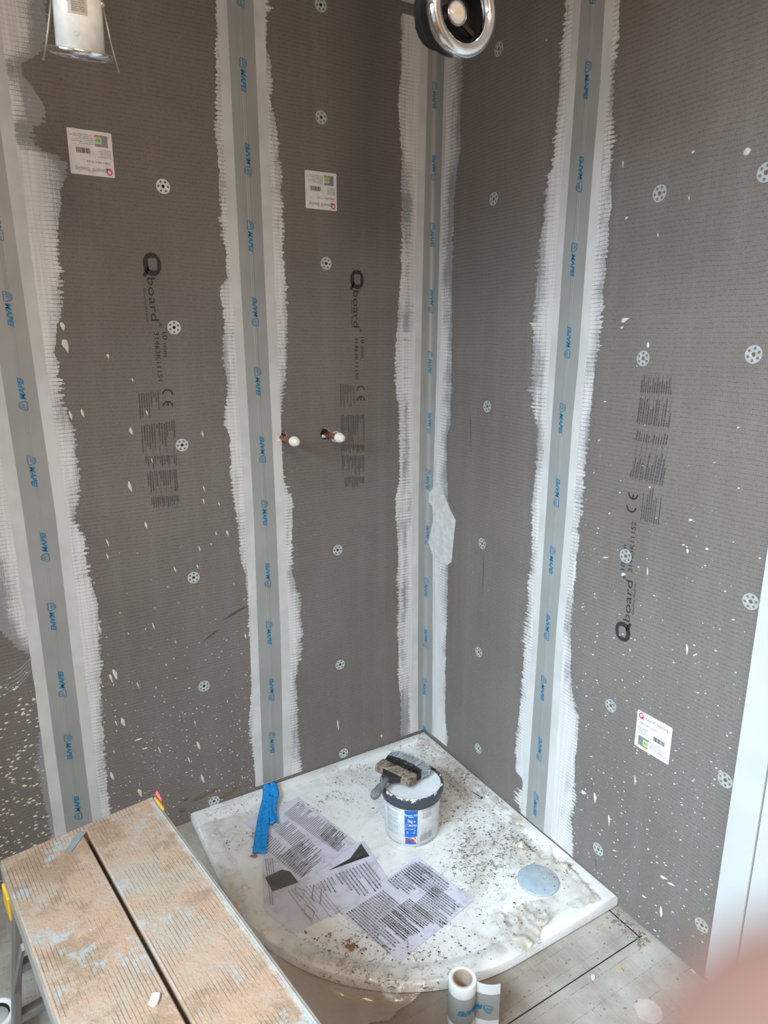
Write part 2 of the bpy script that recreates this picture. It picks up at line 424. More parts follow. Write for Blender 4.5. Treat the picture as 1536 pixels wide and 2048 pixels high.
def fp_B2(mb):
    fineprint(mb, 'B', (1281, 1040), (1288, 972), (1320, 1052), 9, seed=22)
    fineprint(mb, 'B', (1259, 955), (1272, 884), (1328, 972), 14, seed=23, rules=7)
    fineprint(mb, 'B', (1267, 880), (1271.5, 856), (1335, 893), 14, seed=24, rules=6)
    fineprint(mb, 'B', (1273, 848), (1281, 790), (1341, 856), 14, seed=25, rules=8)
    fineprint(mb, 'B', (1281, 785), (1284.5, 748), (1345, 790), 14, seed=26, rules=8)
mk('fine_print', M_SOFTINK, BA1, fp_A1); mk('fine_print', M_SOFTINK, BA2, fp_A2); mk('fine_print', M_SOFTINK, BB2, fp_B2)

# paper product labels stuck to the boards
M_GRN = plain('green_print', (.08, .35, .05), .5); M_GRYP = plain('grey_print', (.22, .22, .22), .5)
M_ORA = plain('orange_print', (.7, .16, .03), .5); M_PALEG = plain('pale_green_print', (.45, .62, .35), .5)
def product_label(parent, wall, p0, flip, rot=0.0, k=.1):
    o = np.array(P2(wall, *p0)); sg = -1 if flip else 1
    def T(x, y, off): 
        x, y = x*math.cos(rot)-y*math.sin(rot), x*math.sin(rot)+y*math.cos(rot)
        return wpt(wall, o[0]+sg*x*k, o[1]+sg*y*k, off)
    mb = MB()
    n = [(.0,.02),(.02,0),(.98,0),(1,.02),(1,.98),(.98,1),(.02,1),(0,.98)]
    vs = [T(x, y, .0004) for x, y in n]+[T(x, y, .0009) for x, y in n]
    mb.add(vs, [tuple(range(8, 16))]+[(i, (i+1) % 8, 8+(i+1) % 8, 8+i) for i in range(8)])
    lab = mb.build('product_label', M_LABEL, parent)
    OFF = .0013
    def sub(name, mat, items):
        m = MB()
        for v, f in items: m.add([T(x, y, OFF) for x, y in v], f)
        return m.build(name, mat, lab)
    def rect(x0, y0, x1, y1): return ([(x0, y0), (x1, y0), (x1, y1), (x0, y1)], [(0, 1, 2, 3)])
    v, f = q_geo(); sub('letter_q', M_RED, [([(.05+x*.15, .80+y*.16) for x, y in v], f)])
    sub('lettering', M_GRYP, [text_xy('board', .20, .83, .50, .095), text_xy('®', .51, .89, .54, .03), text_xy('basiq', .58, .83, .88, .095),
                             text_xy('2400 x 600 x 10 mm', .08, .67, .62, .05, .01)])
    r = random.Random(5)
    ln = []
    for i in range(6):
        for x0, x1, yy in ((.05, .40, .56-.032*i), (.44, .96, .30-.04*i)):
            x = x0
            e = x0+(x1-x0)*r.uniform(.6, 1)
            while x < e: d = r.uniform(.015, .06); ln.append(rect(x, yy, min(x+d, e), yy+.013)); x += d+.012
    sub('fine_print', M_GRYP, ln)
    bars = []; x = .52
    while x < .84:
        d = r.uniform(.004, .014); bars.append(rect(x, .40, x+d, .52)); x += d+r.uniform(.004, .012)
    sub('barcode', M_INK, bars)
    sub('rating_box', M_GRYP, [rect(.10, .08, .24, .34), rect(.24, .28, .40, .34)])
    sub('rating_panel', M_PALEG, [rect(.24, .14, .40, .28)])
    g = [text_xy('A+', .26, .16, .38, .09, .02)]
    g += [([(.24+.053*i, .085), (.29+.053*i, .085), (.29+.053*i, .13), (.24+.053*i, .13)], [(0, 1, 2, 3)]) for i in (0,)]
    v = []
    for vv in g:
        v.append(vv)
    m = MB()
    for vv, ff in v: m.add([T(x, y, .0017) for x, y in vv], ff)
    m.build('rating_letters', M_GRN, lab)
    m = MB(); vv, ff = rect(.30, .085, .40, .13); m.add([T(x, y, .0017) for x, y in vv], ff); m.build('rating_scale', M_ORA, lab)
    return lab
product_label(BA1, 'A', (222, 267), True); product_label(BA2, 'A', (672.5, 348), True); product_label(BB2, 'B', (1269, 1489), False, rot=.0)

# ------------------------------------------------------------------ brushed waterproofing coats
def coat(name, wall, left, right, z0, z1, label, teethL=.008, teethR=.008, openL=True, openR=True, off=.0008, seed=0, thin=None):
    """left/right: pixel outlines [(y,x)], ragged where openL/openR"""
    r = random.Random(seed)
    def conv(lst):
        if isinstance(lst, (int, float)): return None
        q = sorted((P2(wall, x, y)[::-1] for y, x in lst)); return np.array(q)
    qa, qb = conv(left), conv(right)
    def L(z): return left if qa is None else float(np.interp(z, qa[:, 0], qa[:, 1]))
    def R(z): return right if qb is None else float(np.interp(z, qb[:, 0], qb[:, 1]))
    mb = MB(); dz = .0025; n = int((z1-z0)/dz)
    tl = tr = 0; j = 0; per = 4
    for i in range(n):
        z = z0+i*dz; j += 1
        if j >= per: j = 0; per = r.choice((3, 4, 4, 4, 5, 6)); shp = (r.uniform(.3, 1), 1.0, r.uniform(.2, .9), -.25, -.3, r.uniform(-.3, .6)); sl = r.uniform(-1, 1)
        if i == 0: j = 0; shp = (.75, 1, .3, -.2, -.2, 0); sl = 0
        if j == 0:
            tl = r.uniform(.1, 1)*teethL*max(.12, .9+2.4*noise.noise(Vector((z*7, seed, 0)))) if openL else 0
            tr = r.uniform(.1, 1)*teethR*max(.12, .9+2.4*noise.noise(Vector((z*7, seed+9, 0)))) if openR else 0
        ph = shp[j]*r.uniform(.8, 1.1)
        wob = lambda q: .0045*noise.noise(Vector((z*22, seed+q, 0)))+.003*noise.noise(Vector((z*60, seed+q, 3)))
        l0, r0 = L(z)+(wob(0) if openL else 0), R(z)+(wob(50) if openR else 0)
        lo = l0-tl*ph+(r.uniform(-.0012, .0012) if openL else 0); ro = r0+tr*ph+(r.uniform(-.0012, .0012) if openR else 0)
        if ro-lo < .004: continue
        ss = [lo, lo+.003, lo+.008, lo+.016, lo+.03, (lo+ro)/2, ro-.03, ro-.016, ro-.008, ro-.003, ro]
        ss = sorted(min(max(q, lo), ro) for q in ss)
        ed = [min((q-lo) if openL else 1, (ro-q) if openR else 1) for q in ss]
        if thin: ed = [e_-thin(q, z) for e_, q in zip(ed, ss)]
        m = len(ss)
        vs = [wpt(wall, q, z, off) for q in ss]+[wpt(wall, q, z+dz, off) for q in ss]
        mb.add(vs, [(a, a+1, m+a+1, m+a) for a in range(m-1)], ed+ed)
    o = mb.build(name, M_COAT); return tag(o, label, 'waterproofing coat', 'brushed white waterproofing coats over the joints')

T1L = [(0,-150),(700,-110),(900,-60),(1000,-40),(1200,-20),(1260,0),(1290,30),(1310,60),(1350,72),(1440,82),(1536,77),(1600,88),(1660,100),(1720,106)]
T1R = [(0,88),(50,93),(85,90),(108,78),(128,42),(150,45),(165,56),(190,75),(220,90),(240,88),(256,62),(280,60),(300,78),(318,120),(332,133),(350,130),(390,122),(430,117),(512,114),(560,119),(620,122),(700,108),(740,116),(800,121),(850,143),(880,148),(960,158),(1000,155),(1040,146),(1080,168),(1150,176),(1210,196),(1280,199),(1400,201),(1536,210),(1620,219),(1680,224)]
T2L = [(0,433),(300,433),(330,437),(450,443),(512,454),(560,452),(575,441),(610,444),(640,449),(720,447),(780,456),(850,449),(870,459),(950,462),(1010,469),(1060,479),(1110,480),(1150,490),(1200,496),(1280,502),(1380,503),(1440,498),(1500,505),(1560,514)]
T2R = [(0,534),(50,532),(100,533),(130,541),(170,542),(200,540),(250,551),(340,560),(420,564),(512,565),(570,571),(650,573),(740,571),(780,567),(810,561),(870,563),(900,562),(960,566),(980,574),(1000,585),(1060,584),(1148,583),(1170,590),(1190,598),(1240,602),(1300,601),(1350,592),(1440,594),(1470,596),(1530,601),(1560,603)]
T3L = [(24,806),(35,804),(130,802),(170,799),(200,797),(256,799),(290,803),(512,804),(560,801),(600,798),(700,791),(780,791),(820,798),(950,800),(975,796),(1000,791),(1024,792),(1100,796),(1350,797),(1400,801),(1470,803)]
T3R = [(60,928),(110,925),(250,920),(300,922),(350,913),(400,909),(512,905),(700,904),(850,902),(870,894),(950,893),(970,896),(1100,897),(1200,895),(1260,893),(1300,891),(1440,891),(1475,895)]
T4L = [(0,1134),(30,1133),(100,1124),(200,1118),(290,1111),(338,1107),(346,1099),(410,1091),(500,1080),(570,1074),(640,1069),(750,1066),(800,1067),(860,1076),(930,1075),(1000,1065),(1050,1066),(1120,1065),(1170,1058),(1220,1056),(1280,1051),(1310,1049),(1370,1045),(1400,1042),(1500,1032),(1540,1032),(1560,1046),(1580,1046),(1595,1032),(1630,1046),(1700,1060)]
T4R = [(0,1242),(60,1237),(150,1227),(250,1224),(350,1221),(400,1223),(512,1213),(600,1206),(660,1199),(720,1191),(770,1187),(830,1181),(870,1176),(935,1169),(1024,1162),(1060,1155),(1080,1158),(1130,1152),(1190,1147),(1240,1142),(1360,1142),(1400,1147),(1450,1157),(1536,1150),(1600,1146),(1640,1142),(1690,1146)]
coat('waterproofing_coat', 'A', T1L, T1R, .03, 2.437, 'wide ragged white brushed coat around the far left tape, cut by the photo edge', .009, .009, True, True, seed=1, thin=lambda s_, z: (.05 if s_ > -1.19 else 0)*max(0, min(1, (z-1.82)*6))+(.05 if s_ < -1.245 else 0)*max(0, min(1, (1.1-z)*5)))
coat('waterproofing_coat', 'A', T2L, T2R, .045, 2.437, 'white ragged brushed coat along the joint just left of the copper pipe stubs', .006, .009, True, True, seed=2)
coat('waterproofing_coat', 'A', T3L, -.0005, .045, 2.41, 'white brushed coat on the left face of the room corner', .006, .008, True, False, seed=3, thin=lambda s_, z: .036*max(0, min(1, (2.05-z)*5)) if -.105 < s_ < -.065 else 0)
coat('waterproofing_coat', 'B', .0005, T3R, .05, 2.41, 'narrow white brushed coat on the right face of the room corner', .006, .004, False, True, seed=4, thin=lambda s_, z: .034*max(0, min(1, (z-.55)*5)) if s_ > .045 else 0)
coat('waterproofing_coat', 'B', T4L, T4R, .037, 2.437, 'bluish white brushed coat with long ragged teeth around the right wall tape', .014, .008, True, True, seed=5, thin=lambda s_, z: .022*max(0, 1-abs(z-1.35)*3) if s_ < .58 else .012)

# torn fabric patch stuck beside the corner tape
def poly_on(mb, wall, pts, off):
    n = len(pts); mb.add([wpt(wall, *P2(wall, *p), off) for p in pts], [tuple(range(n))])
mb = MB()
pp = [(846,985),(853,992),(862,983),(876,962),(884,975),(893,1000),(903,1022),(912,1041),(909,1070),(906,1098),(904,1124),(896,1130),(880,1122),(866,1108),(858,1085),(868,1040),(866,1010),(856,1003)]
n = len(pp)
vs = [wpt('B', *PB(*p), .0008) for p in pp]+[wpt('B', *PB(*p), .0034) for p in pp]
mb.add(vs, [tuple(range(n, 2*n))]+[(i, (i+1) % n, n+(i+1) % n, n+i) for i in range(n)])
t = NT('patch_fabric'); t.bsdf(t.mix(t.ramp(t.noise(40, 4, .6), .35, .65), (.50, .50, .49), (.62, .61, .59)), .7, t.bump(t.noise(50, 3), .001, .5)); M_PATCH = t.m
tag(mb.build('fabric_patch', M_PATCH), 'torn pale fabric patch stuck over the corner coat, a little below pipe height', 'patch')

# ------------------------------------------------------------------ joint tapes
def interp_edge(wall, lst):
    q = np.array(sorted((P2(wall, x, y)[::-1] for y, x in lst))); return lambda z: float(np.interp(z, q[:, 0], q[:, 1]))
def flat_tape(wall, gl, gr, fl_m, z0, z1, label, phase, first, group='printed grey joint sealing tapes'):
    """gl, gr pixel edges of the grey strip; fl_m width of the fleece beyond it"""
    L, R = interp_edge(wall, gl), interp_edge(wall, gr)
    root = empty('joint_tape', wpt(wall, (L(z0)+R(z0))/2, z0, 0)); tag(root, label, 'joint tape', group)
    inv = Matrix.Translation(-Vector(root.location))
    def strip(name, fa, mat, zs, smooth=False, parent=root):
        mb = MB(); rows = []
        for z in zs:
            rows.append([inv @ Vector(wpt(wall, s, z, o)) for s, o in fa(z)])
        m = len(rows[0])
        mb.add([p for row in rows for p in row], [(i*m+j, i*m+j+1, (i+1)*m+j+1, (i+1)*m+j) for i in range(len(rows)-1) for j in range(m-1)])
        return mb.build(name, mat, parent, smooth)
    zs = list(np.linspace(z0, z1, 120)); rj = random.Random(int(phase*1000))
    jag = {z: (rj.uniform(-.0008, .0008), rj.uniform(-.0008, .0008)) for z in zs}
    strip('fleece_edge', lambda z: [(L(z)-fl_m[0]+jag[z][0], .0010), (L(z)-fl_m[0]+jag[z][0], .0013), (L(z)+.002, .0015)], M_FLEECE, zs)
    strip('fleece_edge', lambda z: [(R(z)-.002, .0015), (R(z)+fl_m[1]+jag[z][1], .0013), (R(z)+fl_m[1]+jag[z][1], .0010)], M_FLEECE, zs)
    def prof(z):
        l, r_ = L(z), R(z); w = r_-l; b = .0016*noise.noise(Vector((z*3, phase, 0)))
        return [(l, .0012), (l, .0018), (l+w*.25, .0019+max(0, b)), (l+w*.42, .0022), (l+w*.47, .0030), (l+w*.5, .0024), (l+w*.53, .0030), (l+w*.58, .0022), (l+w*.8, .0019), (r_, .0018), (r_, .0012)]
    strip('rubber_strip', prof, M_RUBBER, zs)
    for i in range(15):
        zc = first-i*.1972
        if zc-.05 < z0 or zc+.05 > z1+.08: continue
        up = (i % 2 == 0); c = (L(zc)+R(zc))/2; ln = .082
        v, f = LOGO; mb = MB()
        sl = ((L(zc+.05)+R(zc+.05))-(L(zc-.05)+R(zc-.05)))/2/.1
        pts = []
        for x, y in v:
            a = (x-.5)*ln; b = (y-.11)*ln*.98
            if up: pts.append((zc+a, c-b+sl*a))
            else: pts.append((zc-a, c+b-sl*a))
        mb.add([inv @ Vector(wpt(wall, s, z, .0036)) for z, s in pts], f)
        mb.build('printed_logo', M_BLUE, root)
    return root
flat_tape('A', [(0,-94),(400,-46),(729,0),(1024,46),(1280,82),(1536,115),(1659,132),(1720,139)], [(0,-34),(253,0),(512,36),(853,85),(1024,110),(1280,140),(1536,171),(1659,187),(1720,194)], (.030, .028), .02, 2.437,
          'far left grey joint tape with blue lettering, ending behind the work platform', .3, 1.76)
flat_tape('A', [(0,453),(512,478),(1024,507),(1280,516),(1536,525),(1570,526)], [(0,506),(512,527),(1024,551),(1280,561),(1536,566),(1570,567)], (.027, .030), .048, 2.437,
          'grey joint tape with blue lettering just left of the copper pipe stubs', .7, 2.163+.1972)
flat_tape('B', [(0,1163),(170,1152),(310,1142),(512,1127),(710,1114),(850,1104),(1024,1093),(1160,1084),(1290,1076),(1536,1059),(1640,1052)], [(0,1211),(170,1201),(330,1187),(512,1173),(730,1157),(850,1145),(1024,1133),(1160,1122),(1265,1113),(1536,1097),(1650,1089),(1700,1086)], (.024, .026), .037, 2.437,
          'grey joint tape with blue lettering down the middle of the right wall', 1.3, 2.0785+.1995)
# corner tape: bent over the inside corner
RF = .015
def corner_path(u, off=0.0):
    """u<0 on the left wall, u>0 on the right wall, rounded inner corner"""
    q = RF*math.pi/4; r = RF-off
    if u < -q: return (-RF+(u+q), -off)
    if u > q: return (-off, -RF-(u-q))
    a = math.pi/2*(1-(u+q)/(2*q)) 
    return (-RF+r*math.cos(a), -RF+r*math.sin(a))
root = empty('joint_tape', (0, 0, .045)); tag(root, 'grey joint tape bent into the room corner, blue lettering on its crease', 'joint tape', 'printed grey joint sealing tapes')
cl, cr = interp_edge('A', [(0,857),(100,856),(256,852),(512,846),(700,842),(1000,837),(1300,835.5),(1460,836)]), interp_edge('B', [(0,891),(128,889),(400,882),(512,879),(800,872),(950,867),(1024,866),(1450,865)])
def cstrip(name, us, mat, off, smooth=False):
    mb = MB(); zs = np.linspace(.048, 2.40, 90); rows = []
    for z in zs: rows.append([Vector((*corner_path(u, off), z))-Vector((0, 0, .045)) for u in us(z)])
    m = len(rows[0]); mb.add([p for r_ in rows for p in r_], [(i*m+j, i*m+j+1, (i+1)*m+j+1, (i+1)*m+j) for i in range(len(rows)-1) for j in range(m-1)])
    return mb.build(name, mat, root, smooth)
q4 = RF-RF*math.pi/4
cstrip('fleece_edge', lambda z: [cl(z)+q4-.026, cl(z)+q4], M_FLEECE, .0014)
cstrip('fleece_edge', lambda z: [cr(z)-q4, cr(z)-q4+.013], M_FLEECE, .0014)
cstrip('rubber_strip', lambda z: [cl(z)+q4]+[cl(z)+q4+(cr(z)-cl(z)-2*q4)*k/16 for k in range(1, 16)]+[cr(z)-q4], M_RUBBER, .0020, True)
for i in range(12):
    zc = 2.2525-.1985*i-.04; up = (i % 2 == 1); mb = MB(); v, f = LOGO
    mb.add([Vector((*corner_path(.001+(-1 if up else 1)*(y-.11)*.082, .0028), zc-.045+(1 if up else -1)*(x-.5)*.075)) for x, y in v], f)
    mb.build('printed_logo', M_BLUE, root)

# ------------------------------------------------------------------ fixing washers
def washer_proto():
    cu = bpy.data.curves.new('washer', 'CURVE'); cu.dimensions = '2D'; cu.fill_mode = 'BOTH'; cu.extrude = .0004; cu.resolution_u = 1
    def circ(cx, cy, r, n):
        sp_ = cu.splines.new('POLY'); sp_.points.add(n-1); sp_.use_cyclic_u = True
        for i in range(n): sp_.points[i].co = (cx+r*math.cos(2*math.pi*i/n), cy+r*math.sin(2*math.pi*i/n), 0, 1)
    circ(0, 0, .0178, 40); circ(0, 0, .0042, 16)
    for k in range(6): a = math.pi/3*k+.5; circ(.0118*math.cos(a), .0118*math.sin(a), .0030, 14)
    o = bpy.data.objects.new('washer', cu); COL.objects.link(o)
    dg = bpy.context.evaluated_depsgraph_get(); dg.update(); me = bpy.data.meshes.new_from_object(o.evaluated_get(dg))
    bpy.data.objects.remove(o)
    for v in me.vertices:                                   # dished towards the screw
        r = math.hypot(v.co.x, v.co.y)
        if r < .006: v.co.z -= .0006
    me.materials.clear(); me.materials.append(M_ZINC); me.name = 'fixing_washer'
    w_ = bpy.data.objects.new('fixing_washer', me); COL.objects.link(w_)
    return w_
def screw(name, mat, parent, depth):
    mb = MB(); mb.lathe([(.0044, depth), (.0036, depth+.0003), (.0018, depth), (.0016, depth-.0004)], 14, None, False, True)
    return mb.build(name, mat, parent)
WD = washer_proto(); screw('screw', M_DARK, WD, -.0004)
WB = dup(WD); WB.children[0].data = WB.children[0].data.copy(); WB.children[0].data.materials[0] = M_BRASS; WB.children[0].location.z = .0007
ORD = ('topmost', 'second from the top', 'third from the top', 'fourth from the top', 'fifth from the top', 'sixth from the top', 'seventh from the top')
cols = [('A', [(641,10),(642,235),(652,527),(671,873),(675,1100),(680,1329),(687,1506)], 'perforated metal washer on the pipe stub board, {} in its column', WD),
        ('A', [(326,373),(348,655),(364,890),(387,1155),(408,1372),(428,1602)], 'perforated metal washer between the left tapes, {} in its column', WD),
        ('B', [(998,98),(988,398),(975,813),(965,1087),(958,1304),(957,1497)], 'perforated metal washer just right of the room corner, {}', WB),
        ('B', [(1320,387),(1287,717),(1252,1112),(1222,1411),(1197,1698)], 'perforated metal washer right of the right wall tape, {}', WB),
        ('B', [(1533,345),(1508,709),(1502,1203),(1451,1560),(1404,1850)], 'perforated metal washer in the column nearest the white wall, {}', WB)]
used = set()
for wall, pts, lab, proto in cols:
    for i, p in enumerate(pts):
        o = proto if proto.name not in used else dup(proto); used.add(proto.name)
        s_, z_ = P2(wall, *p); o.location = wpt(wall, s_, z_, .0012)
        o.rotation_euler = (math.pi/2, rnd.uniform(0, 1), 0) if wall == 'A' else (math.pi/2, rnd.uniform(0, 1), -math.pi/2)
        tag(o, lab.format(ORD[i]), 'washer', 'perforated metal fixing washers')

# ------------------------------------------------------------------ splashes on the boards (uncountable)
def splat(mb, wall, s, z, a, b, rot, off=.0007, n=9, r=rnd):
    c, q = math.cos(rot), math.sin(rot); vs = []
    if max(a, b) > .004: n = max(n, 18); ph = r.uniform(0, 6)
    else: ph = None
    for i in range(n):
        t_ = 2*math.pi*i/n; k = r.uniform(.85, 1.1) if ph is None else 1+.10*math.sin(3*t_+ph)+.05*math.sin(5*t_+2*ph); x, y = a*math.cos(t_)*k, b*math.sin(t_)*k
        if x > 0: y *= 1-.55*x/a; x *= 1.2
        vs.append(wpt(wall, s+x*c-y*q, z+x*q+y*c, off*.4))
    vs.append(wpt(wall, s, z, off+.25*min(a, b)))
    mb.add(vs, [(i, (i+1) % n, n) for i in range(n)])
mb = MB(); r = random.Random(3)
big = [(131,690,7,13),(125,652,5,8),(216,712,3,5),(265,760,2,4),(141,830,3,9),(165,826,3,9),(262,862,4,8),(405,868,3,6),(294,825,2,6),(304,921,2,6),(260,973,4,12),(407,1002,2,7),(292,1050,3,8),(215,1085,2,9),(215,1113,2,7),(455,1066,3,8),(432,1067,2,5),(399,1097,2,7),(350,1139,2,7),(395,1133,2,6),(180,1190,4,9),(198,1256,4,14),(307,1252,2,9),(230,1348,5,14),(222,1356,3,12),(276,1370,2,9),(246,1444,5,12),(232,1446,2,7),(277,1479,9,3),(290,1497,7,2),(397,1491,4,13),(319,1500,2,9),(378,1520,2,10),(390,1445,2,6),(280,1585,5,12),(405,1557,4,14),(224,1552,4,12),(408,977,2,6),(438,1008,2,5)]
for x, y, a, b in big:
    s_, z_ = PA(x, y); k = 1/700
    rot = -math.pi/2+.22 if b > a else 0
    splat(mb, 'A', s_, z_, max(a, b)*k*.8, min(a, b)*k*.72, rot, r=r)
for i in range(520):                                        # the board between the two left tapes
    z_ = .03+.75*abs(r.gauss(0, .45)); s_ = r.uniform(-1.13, -.66)
    if z_ > .95: continue
    k = r.choice((.0008, .0011, .0015, .0022)); splat(mb, 'A', s_, z_, k*r.uniform(1, 1.6), k, r.choice((0, -1.3, -1.4)), r=r, n=6)
for i in range(560):                                        # the leftmost board, thick with splashes
    z_ = .02+.62*r.random()**1.3; s_ = r.uniform(-1.55, -1.285)
    k = r.uniform(.001, .0042); splat(mb, 'A', s_, z_, k*1.3, k*.8, r.uniform(-.2, .5), r=r, n=7)
for i in range(40):
    s_ = r.uniform(-.56, -.1); z_ = r.uniform(.06, 1.0); splat(mb, 'A', s_, z_, .0012, .0007, -1.4, r=r, n=6)
for x, y, a, b in [(491,1272,2,5),(676,1450,2,14),(763,1472,5,3)]:
    s_, z_ = PA(x, y); splat(mb, 'A', s_, z_, max(a, b)/700, min(a, b)/700, -1.45, r=r)
tag(mb.build('plaster_splashes', M_SPLAT), 'cream plaster splashes and drips scattered over the lower left boards', 'splashes', kind='stuff')
mb = MB()
for i in range(850):                                        # right wall
    z_ = r.uniform(.02, 1.45)*r.random()**.25; s_ = r.uniform(.68, 1.18)
    if r.random() > .35+.65*(1.25-z_): continue
    k = r.choice((.0007, .0010, .0014, .0022)); splat(mb, 'B', s_, z_, k*r.uniform(1, 1.8), k, r.uniform(.0, .6), r=r, n=6)
for i in range(60):
    splat(mb, 'B', r.uniform(.12, .5), r.uniform(.08, 1.5), .0012, .0007, r.uniform(-1.5, .5), r=r, n=6)
for x, y, a, b in [(1249,640,10,5),(1244,655,4,3),(1296,690,4,6),(1211,1115,9,2),(1295,1143,2,9),(1247,1149,7,4),(1260,1300,2,4),(1414,1098,4,3),(1375,1102,3,5),(1167,1585,9,6),(1190,1595,5,14),(1218,1640,3,16),(1327,1755,10,4),(1342,1768,10,3),(1322,1823,4,14),(1288,1793,6,3),(1270,1560,2,12),(1374,1298,3,12),(1381,1040,5,3),(1210,803,4,2),(1093,80,2,2),(1253,436,4,3),(1246,328,2,7),(1494,303,7,7),(1378,396,2,4),(1316,470,2,4),(1386,304,4,3)]:
    s_, z_ = PB(x, y); splat(mb, 'B', s_, z_, max(a, b)/1000, min(a, b)/1000, -1.45 if b > a else .3, r=r)
tag(mb.build('paint_splashes', M_SPLATW), 'small white paint splashes scattered over the right wall boards', 'splashes', kind='stuff')
# dark scuffs and scratches on the boards
mb = MB()
def scuff(wall, pts, w_):
    P = [P2(wall, *p) for p in pts]; v, f = stroke(P, w_); k = len(P)
    for i in range(k):
        e = math.sin(math.pi*(i+.15)/(k-.7))
        c_ = P[i]
        for q in (0, 1): v[2*i+q] = (c_[0]+(v[2*i+q][0]-c_[0])*e, c_[1]+(v[2*i+q][1]-c_[1])*e)
    mb.add([wpt(wall, a, b, .0005) for a, b in v], f)
scuff('A', [(445,1240),(458,1233),(472,1224),(484,1217),(497,1212)], .009)
scuff('A', [(404,1285),(416,1275),(428,1266),(440,1258)], .005)
scuff('B', [(967,1105),(967,1130),(966,1160),(965,1196)], .003); scuff('B', [(941,822),(941,850),(942,875),(942,905)], .0025); scuff('B', [(1190,1716),(1192,1725),(1192,1735)], .003)
tag(mb.build('scuff_marks', plain('dark_scuff', (.075, .065, .06), .8)), 'dark scuffs and thin scratches on the wall boards', 'scuff marks', kind='stuff')
mb = MB()
for dx in range(5): scuff('A', [(-10+dx,1392-dx*9),(15,1386-dx*9),(38,1371-dx*8),(56,1350-dx*7),(66,1328-dx*5)], .004)
tag(mb.build('grey_smear', M_GREYSMEAR), 'curved grey brush smear on the leftmost board, above the dense splashes', 'smear', kind='stuff')
# brown adhesive stains low on the left wall
mb = MB()
for x, y, a, b in [(405,1592,24,5),(428,1580,10,4),(372,1598,6,4),(455,1588,18,5),(470,1575,10,4),(365,1620,7,6)]:
    s_, z_ = PA(x, y); splat(mb, 'A', s_, z_, a/640, b/640, .15, off=.0005, n=16, r=r)
tag(mb.build('adhesive_stains', M_STAIN), 'brown adhesive stains low on the left wall behind the tray', 'stain', kind='stuff')

# ------------------------------------------------------------------ copper pipe stubs with ivory caps
def pipe_stub(px, lab):
    s_, z_ = PA(*px); root = empty('pipe_stub', (s_, 0, z_)); tag(root, lab, 'pipe', 'capped copper pipe stubs')
    Rm = Matrix.Rotation(math.pi/2, 4, 'X')                 # z axis of the lathe -> -y
    mb = MB(); mb.lathe([(.0078, -.004), (.0078, .040), (.0082, .042), (.0082, .050), (.0078, .052), (.0078, .088)], 20, Rm, True, True)
    mb.build('copper_tube', M_COPPER, root, True)
    mb = MB(); mb.lathe([(.0095, .080), (.0125, .083), (.0148, .090), (.0150, .096), (.0138, .0965), (.0142, .101), (.0128, .1015), (.0130, .106), (.0108, .1065), (.0112, .111), (.0095, .114), (.005, .1155), (0.0005, .116)], 28, Rm, True, True)
    mb.build('end_cap', M_CAP, root, True)
    mb = MB(); rr = random.Random(int(px[0]))               # ragged hole in the board
    for i in range(26):
        a = 2*math.pi*i/26; ro = .0175*rr.uniform(.85, 1.12)
        mb.add([(0, -.0010, 0), (ro*math.cos(a), -.0010, ro*math.sin(a)), (ro*math.cos(a+.25), -.0010, ro*math.sin(a+.25))], [(0, 1, 2)])
    mb.build('pipe_hole', M_DARK, root)
    mb = MB()
    for i in range(34):
        a = rr.uniform(-1.7, 1.7); ro = .0165*rr.uniform(.8, 1.15); p = Vector((ro*math.cos(a), -.0012, ro*math.sin(a)))
        d = Vector((rr.uniform(-.3, 1)*.004, -.002, rr.uniform(-1, 1)*.003)); mb.tube([p, p+d], [.0012, .0004], 5)
    mb.build('foam_edge', M_PINK, root)
    mb = MB(); mb.box((-.006, -.0016, -.006), (.016, .003, .009)); mb.build('pipe_clip', M_CAP, root, bevel=.002)
pipe_stub((563, 875), 'capped copper pipe stub at the edge of the white coat, left one of the two')
pipe_stub((651, 868), 'capped copper pipe stub in front of a washer, right one of the two')

# ------------------------------------------------------------------ shower tray
t = NT('white_tray_acrylic')
def spot(t, c, r0, r1, amt):
    d = t.n('VectorMath', {0: t.co, 1: (c[0], c[1], .03)}, operation='DISTANCE').outputs['Value']; return t.ramp(d, r1, r0, 0, amt)
dens = None
for c_, r0, r1, a in (((-.15, -.30), .06, .30, .9), ((-.22, -.62), .05, .25, .8), ((-.08, -.06), .02, .2, .7), ((-.62, -.72), .1, .35, .6), ((-.35, -.2), .05, .3, .5), ((-.75, -.1), .05, .3, .4), ((-.3, -.85), .02, .2, .4)):
    s_ = spot(t, c_, r0, r1, a); dens = s_ if dens is None else t.math('MAXIMUM', dens, s_)
dens = t.math('MAXIMUM', dens, .12)
fl_ = t.noise(75, 5, .75, dist=1.5); fl2 = t.noise(14, 3, .6)
m1 = t.ramp(t.math('ADD', t.math('ADD', fl_, t.math('MULTIPLY', dens, .13)), t.math('MULTIPLY', t.math('SUBTRACT', fl2, .5), .25)), .62, .70)
m2 = t.ramp(t.math('ADD', t.noise(6, 4, .6), t.math('MULTIPLY', dens, .12)), .5, .74, 0, .5)
c = t.mix(m2, (.80, .81, .80), (.52, .48, .42))
c = t.mix(m1, c, t.mix(t.noise(20), (.10, .08, .065), (.30, .24, .17)))
t.bsdf(c, .32, t.bump(m1, .0008, .5)); M_TRAY = t.m
